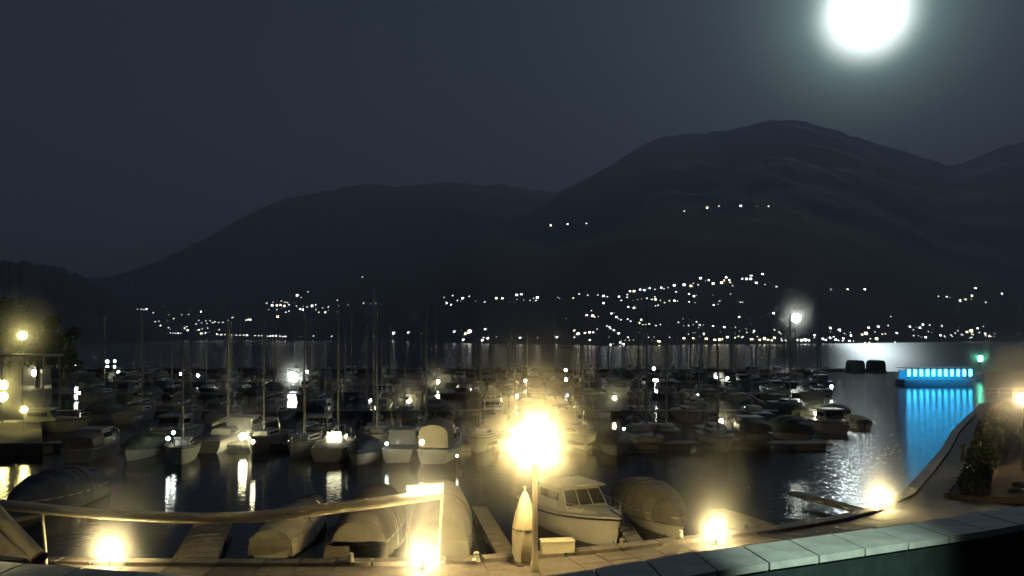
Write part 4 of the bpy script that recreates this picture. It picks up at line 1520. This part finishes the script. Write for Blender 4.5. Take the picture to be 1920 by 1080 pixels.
obj('finial', MB().ball((0, 0, 2.48), 0.05, 8, 6), M['alu'], t)
obj('foot', MB().box((0, 0, 0.05), (0.7, 0.7, 0.10), R(20)), M['kerb'], t)

# ------------------------------------------------------------------ small quay things
for x, y, lab in ((893, 1052, 'pale mooring bollard near the covered boats, quay edge'), (1166, 1026, 'pale mooring bollard at the bow of the white cabin cruiser'),
                  (1276, 1009, 'pale mooring bollard before the domed boat cover'), (658, 1054, 'thin pale mooring post between slim and wide covered boats')):
    c = G(x, y, ZQ + 0.13)
    t = thing('mooring_bollard', lab, 'bollard', c, 0, 'mooring bollards on the kerb')
    obj('post', MB().lathe([(0.14, 0), (0.11, 0.05), (0.075, 0.2)], 10), M['fender'], t)
    obj('head', MB().lathe([(0.075, 0.2), (0.095, 0.25), (0.08, 0.29), (0.03, 0.31)], 10), M['fender'], t)
ropes = [((893, 1052), (845, 1050)), ((893, 1052), (780, 1046)), ((1166, 1026), (1150, 1015)), ((1276, 1009), (1245, 1002)), ((658, 1054), (700, 1048)), ((658, 1054), (575, 1044))]
rl = ['from the pale bollard to the nearer wide covered boat', 'long one from the pale bollard along the kerb', 'at the bow of the cabin cruiser', 'from the domed cover boat', 'from the thin post to the wide grey covered boat', 'from the thin post to the slim covered boat']
for ((x0, y0), (x1, y1)), lab in zip(ropes, rl):
    a, b2 = G(x0, y0, ZQ + 0.3), G(x1, y1, 0.9)
    m1 = a.lerp(b2, 0.5) - Vector((0, 0, 0.10))
    tag(obj('mooring_rope', MB().tube([a, m1, b2], 0.02, 5), M['rope']), 'dark mooring rope ' + lab, 'rope', 'mooring ropes at the quay')
c = G(1045, 1034, ZQ + 0.13)
t = thing('hose_box', 'pale low box beside the lamp post on the quay edge', 'box', c, R(8))
obj('body', MB().box((0, 0, 0.18), (1.1, 0.45, 0.36)), M['pole'], t)
obj('lid', MB().box((0, 0, 0.385), (1.16, 0.5, 0.05), 0, 0.96), M['pole'], t)

# low barrier between the walk and the hedge
g1 = shift(side[1].lerp(side[2], 0.55), 1.5)
t = thing('barrier', 'low grey timber barrier between the grey walk and the hedge', 'barrier', g1, math.atan2(8.5, 5.2))
for k in range(3):
    obj('post', MB().box((k * 1.1, 0, 0.45), (0.10, 0.10, 0.9)), M['plank'], t)
obj('rail', MB().box((1.1, 0, 0.93), (2.5, 0.12, 0.08)), M['plank'], t)
for a, b_ in zip(side[:-1], side[1:]):
    a2, b2 = shift(a, 1.82), shift(b_, 1.82)
    d = b2 - a2
    n_ = max(1, int(d.length / 1.2))
    for k in range(n_):
        c = a2.lerp(b2, (k + 0.5) / n_)
        obj('border_stone', MB().box((0, 0, 0.08), (d.length / n_ - 0.04, 0.22 + rnd.uniform(-0.03, 0.03), 0.30 + rnd.uniform(-0.05, 0.05)), 0, 0.92), M['rock'], quay, (c.x, c.y, ZQ), math.atan2(d.y, d.x) + rnd.uniform(-0.03, 0.03))

# railing at the raised path
g0 = G(1846, 745, ZQ + 0.2)
t = thing('railing', 'short pale railing on the raised path at the picture edge', 'railing', g0)
for k in range(4):
    obj('post', MB().tube([(k * 1.7, 0, 0), (k * 1.7, 0, 1.05)], 0.05, 6), M['pole'], t)
obj('rail', MB().tube([(0, 0, 1.05), (5.1, 0, 1.05)], 0.05, 6), M['pole'], t)
obj('rail', MB().tube([(0, 0, 0.55), (5.1, 0, 0.55)], 0.035, 6), M['pole'], t)

# ------------------------------------------------------------------ plants
def leaf_cloud(n, fn, size, seed):
    rr = random.Random(seed)
    mb = MB()
    vs_, fs = [], []
    for _ in range(n):
        p = fn(rr)
        a = Euler((rr.uniform(0, 6.3), rr.uniform(0, 6.3), rr.uniform(0, 6.3))).to_matrix()
        s = size * rr.uniform(0.6, 1.3)
        o = len(vs_)
        vs_ += [p + a @ Vector((-s, 0, 0)), p + a @ Vector((0, -s * 0.45, 0.1 * s)), p + a @ Vector((s, 0, 0)), p + a @ Vector((0, s * 0.45, 0.1 * s))]
        fs.append((o, o + 1, o + 2, o + 3))
    return mb.add(vs_, fs)


def hedge(a, b, h, w, seed, label):
    d = b - a
    t = thing('hedge', label, 'hedge', a, math.atan2(d.y, d.x), 'hedges on the bank')
    L = d.length

    def fn(rr):
        x, y = rr.uniform(0, L), rr.uniform(-w / 2, w / 2)
        z = h * (1 - (abs(y) / (w / 2)) ** 3 * 0.3) * (0.9 + 0.12 * math.sin(x * 1.7 + seed)) * rr.random() ** 0.35
        return Vector((x, y, z))
    obj('foliage', leaf_cloud(int(900 * L / 4), fn, 0.11, seed), M['leaf'], t)
    mb = MB()
    k = 0.3
    while k < L:
        mb.tube([(k, 0, -0.1), (k + 0.1, 0.05, h * 0.7)], 0.03, 4)
        k += 0.6
    obj('stems', mb, M['bark'], t)


hz_pts = [shift(p, 2.75) + Vector((0, 0, 0.15)) for p in side]
hedge(hz_pts[1], hz_pts[2] - Vector((0.5, 0.7, 0)), 1.3, 1.5, 3, 'dark clipped hedge on the bank beside the basin, nearer the corner lamp')
hedge(hz_pts[2], hz_pts[3], 1.5, 1.7, 4, 'dark clipped hedge in the middle of the bank beside the basin')
hedge(hz_pts[3] + Vector((0.5, 0.7, 0)), hz_pts[4], 1.2, 1.6, 6, 'dark clipped hedge on the bank at the harbour mouth end')
hedge(hz_pts[0] + Vector((0.3, 0.2, -0.05)), hz_pts[1] - Vector((0.8, 1.2, 0)), 0.8, 1.3, 5, 'low dark shrub strip by the corner of the quay')
mb = MB()
for k in range(420):
    i = rnd.randrange(4)
    p = shift(side[i].lerp(side[i + 1], rnd.random()), rnd.uniform(4.4, 11)) + Vector((0, 0, rnd.uniform(0.25, 0.5)))
    z_ = rnd.uniform(0.12, 0.38)
    mb.ball(p, (z_, z_ * 0.8, z_ * 0.55), 6, 4)
o = obj('rubble', mb, M['rock'])
o['kind'] = 'stuff'

# shore on the far side of the boats, with trees
mb = MB().prism([(-33, 60), (-47, 85), (-62, 115), (-120, 222), (-300, 222), (-300, 60)], -3, 0.9)
struct('shore', mb, M['stone'])


def tree(loc, h, r, seed, label):
    t = thing('tree', label, 'tree', loc, 0, 'dark shore trees')
    rr = random.Random(seed)
    mb = MB().tube([(0, 0, -0.3), (0.1, 0, h * 0.3), (0.25, 0.1, h * 0.6)], [0.35, 0.25, 0.12], 7)
    cl = []
    for k in range(13):
        a, e = rr.uniform(0, 6.28), rr.uniform(0.35, 1.0)
        p = Vector((math.cos(a) * r * rr.uniform(0.2, 0.8), math.sin(a) * r * rr.uniform(0.2, 0.8), h * e))
        cl.append((p, r * rr.uniform(0.25, 0.5)))
        mb.tube([(0.1, 0, h * 0.28 + 0.25 * h * (e - 0.35)), p], [0.12, 0.03], 5)
    obj('trunk', mb, M['bark'], t)

    def fn(q):
        c, s = q.choice(cl)
        v = Vector((q.gauss(0, 1), q.gauss(0, 1), q.gauss(0, 1))).normalized()
        return c + v * s * q.random() ** 0.4
    obj('crown', leaf_cloud(2200, fn, 0.30, seed), M['leaf'], t)


for i, (px, Y, h, lab) in enumerate(((-10, 118, 12, 'broad dark tree cut by the picture edge behind the yellow street lamp'), (70, 128, 10, 'rounded dark tree just past the yellow street lamp'),
                                     (118, 140, 8.5, 'small dark tree where the shore ends in open water'), (20, 150, 13, 'tall dark tree behind the others on the shore'))):
    tree(((px - 960) / F * Y, Y, 0.9), h, h * 0.36, 30 + i, lab)

# lit white boat and pale things by the shore lamps
o = place('motor1', motorboat, dict(L=7.2, B=2.6, hullm='gel', canopy=None), (G(70, 812).x, G(70, 812).y + 1.5, 0), R(8), 'white boat lying broadside under the yellow shore lamp', 'boat', 'boats by the shore')
p = P(42, 664, 88)
t = thing('shelter', 'flat roofed open shelter under the yellow street lamp', 'shelter', (p.x, p.y, 0.9))
hh = p.z - 0.9
obj('roof', MB().box((0, 0, hh - 0.1), (6.6, 3.6, 0.2)), M['gel_grey'], t)
for a in (-1, 1):
    for b_ in (-1, 1):
        obj('post', MB().tube([(a * 3, b_ * 1.5, 0), (a * 3, b_ * 1.5, hh - 0.2)], 0.09, 6), M['alu'], t)

for k in list(PROTO.values()):
    if k['_used'] == 0:
        pass
    del k['_used']
for o in bpy.data.objects:
    if '_used' in o:
        del o['_used']
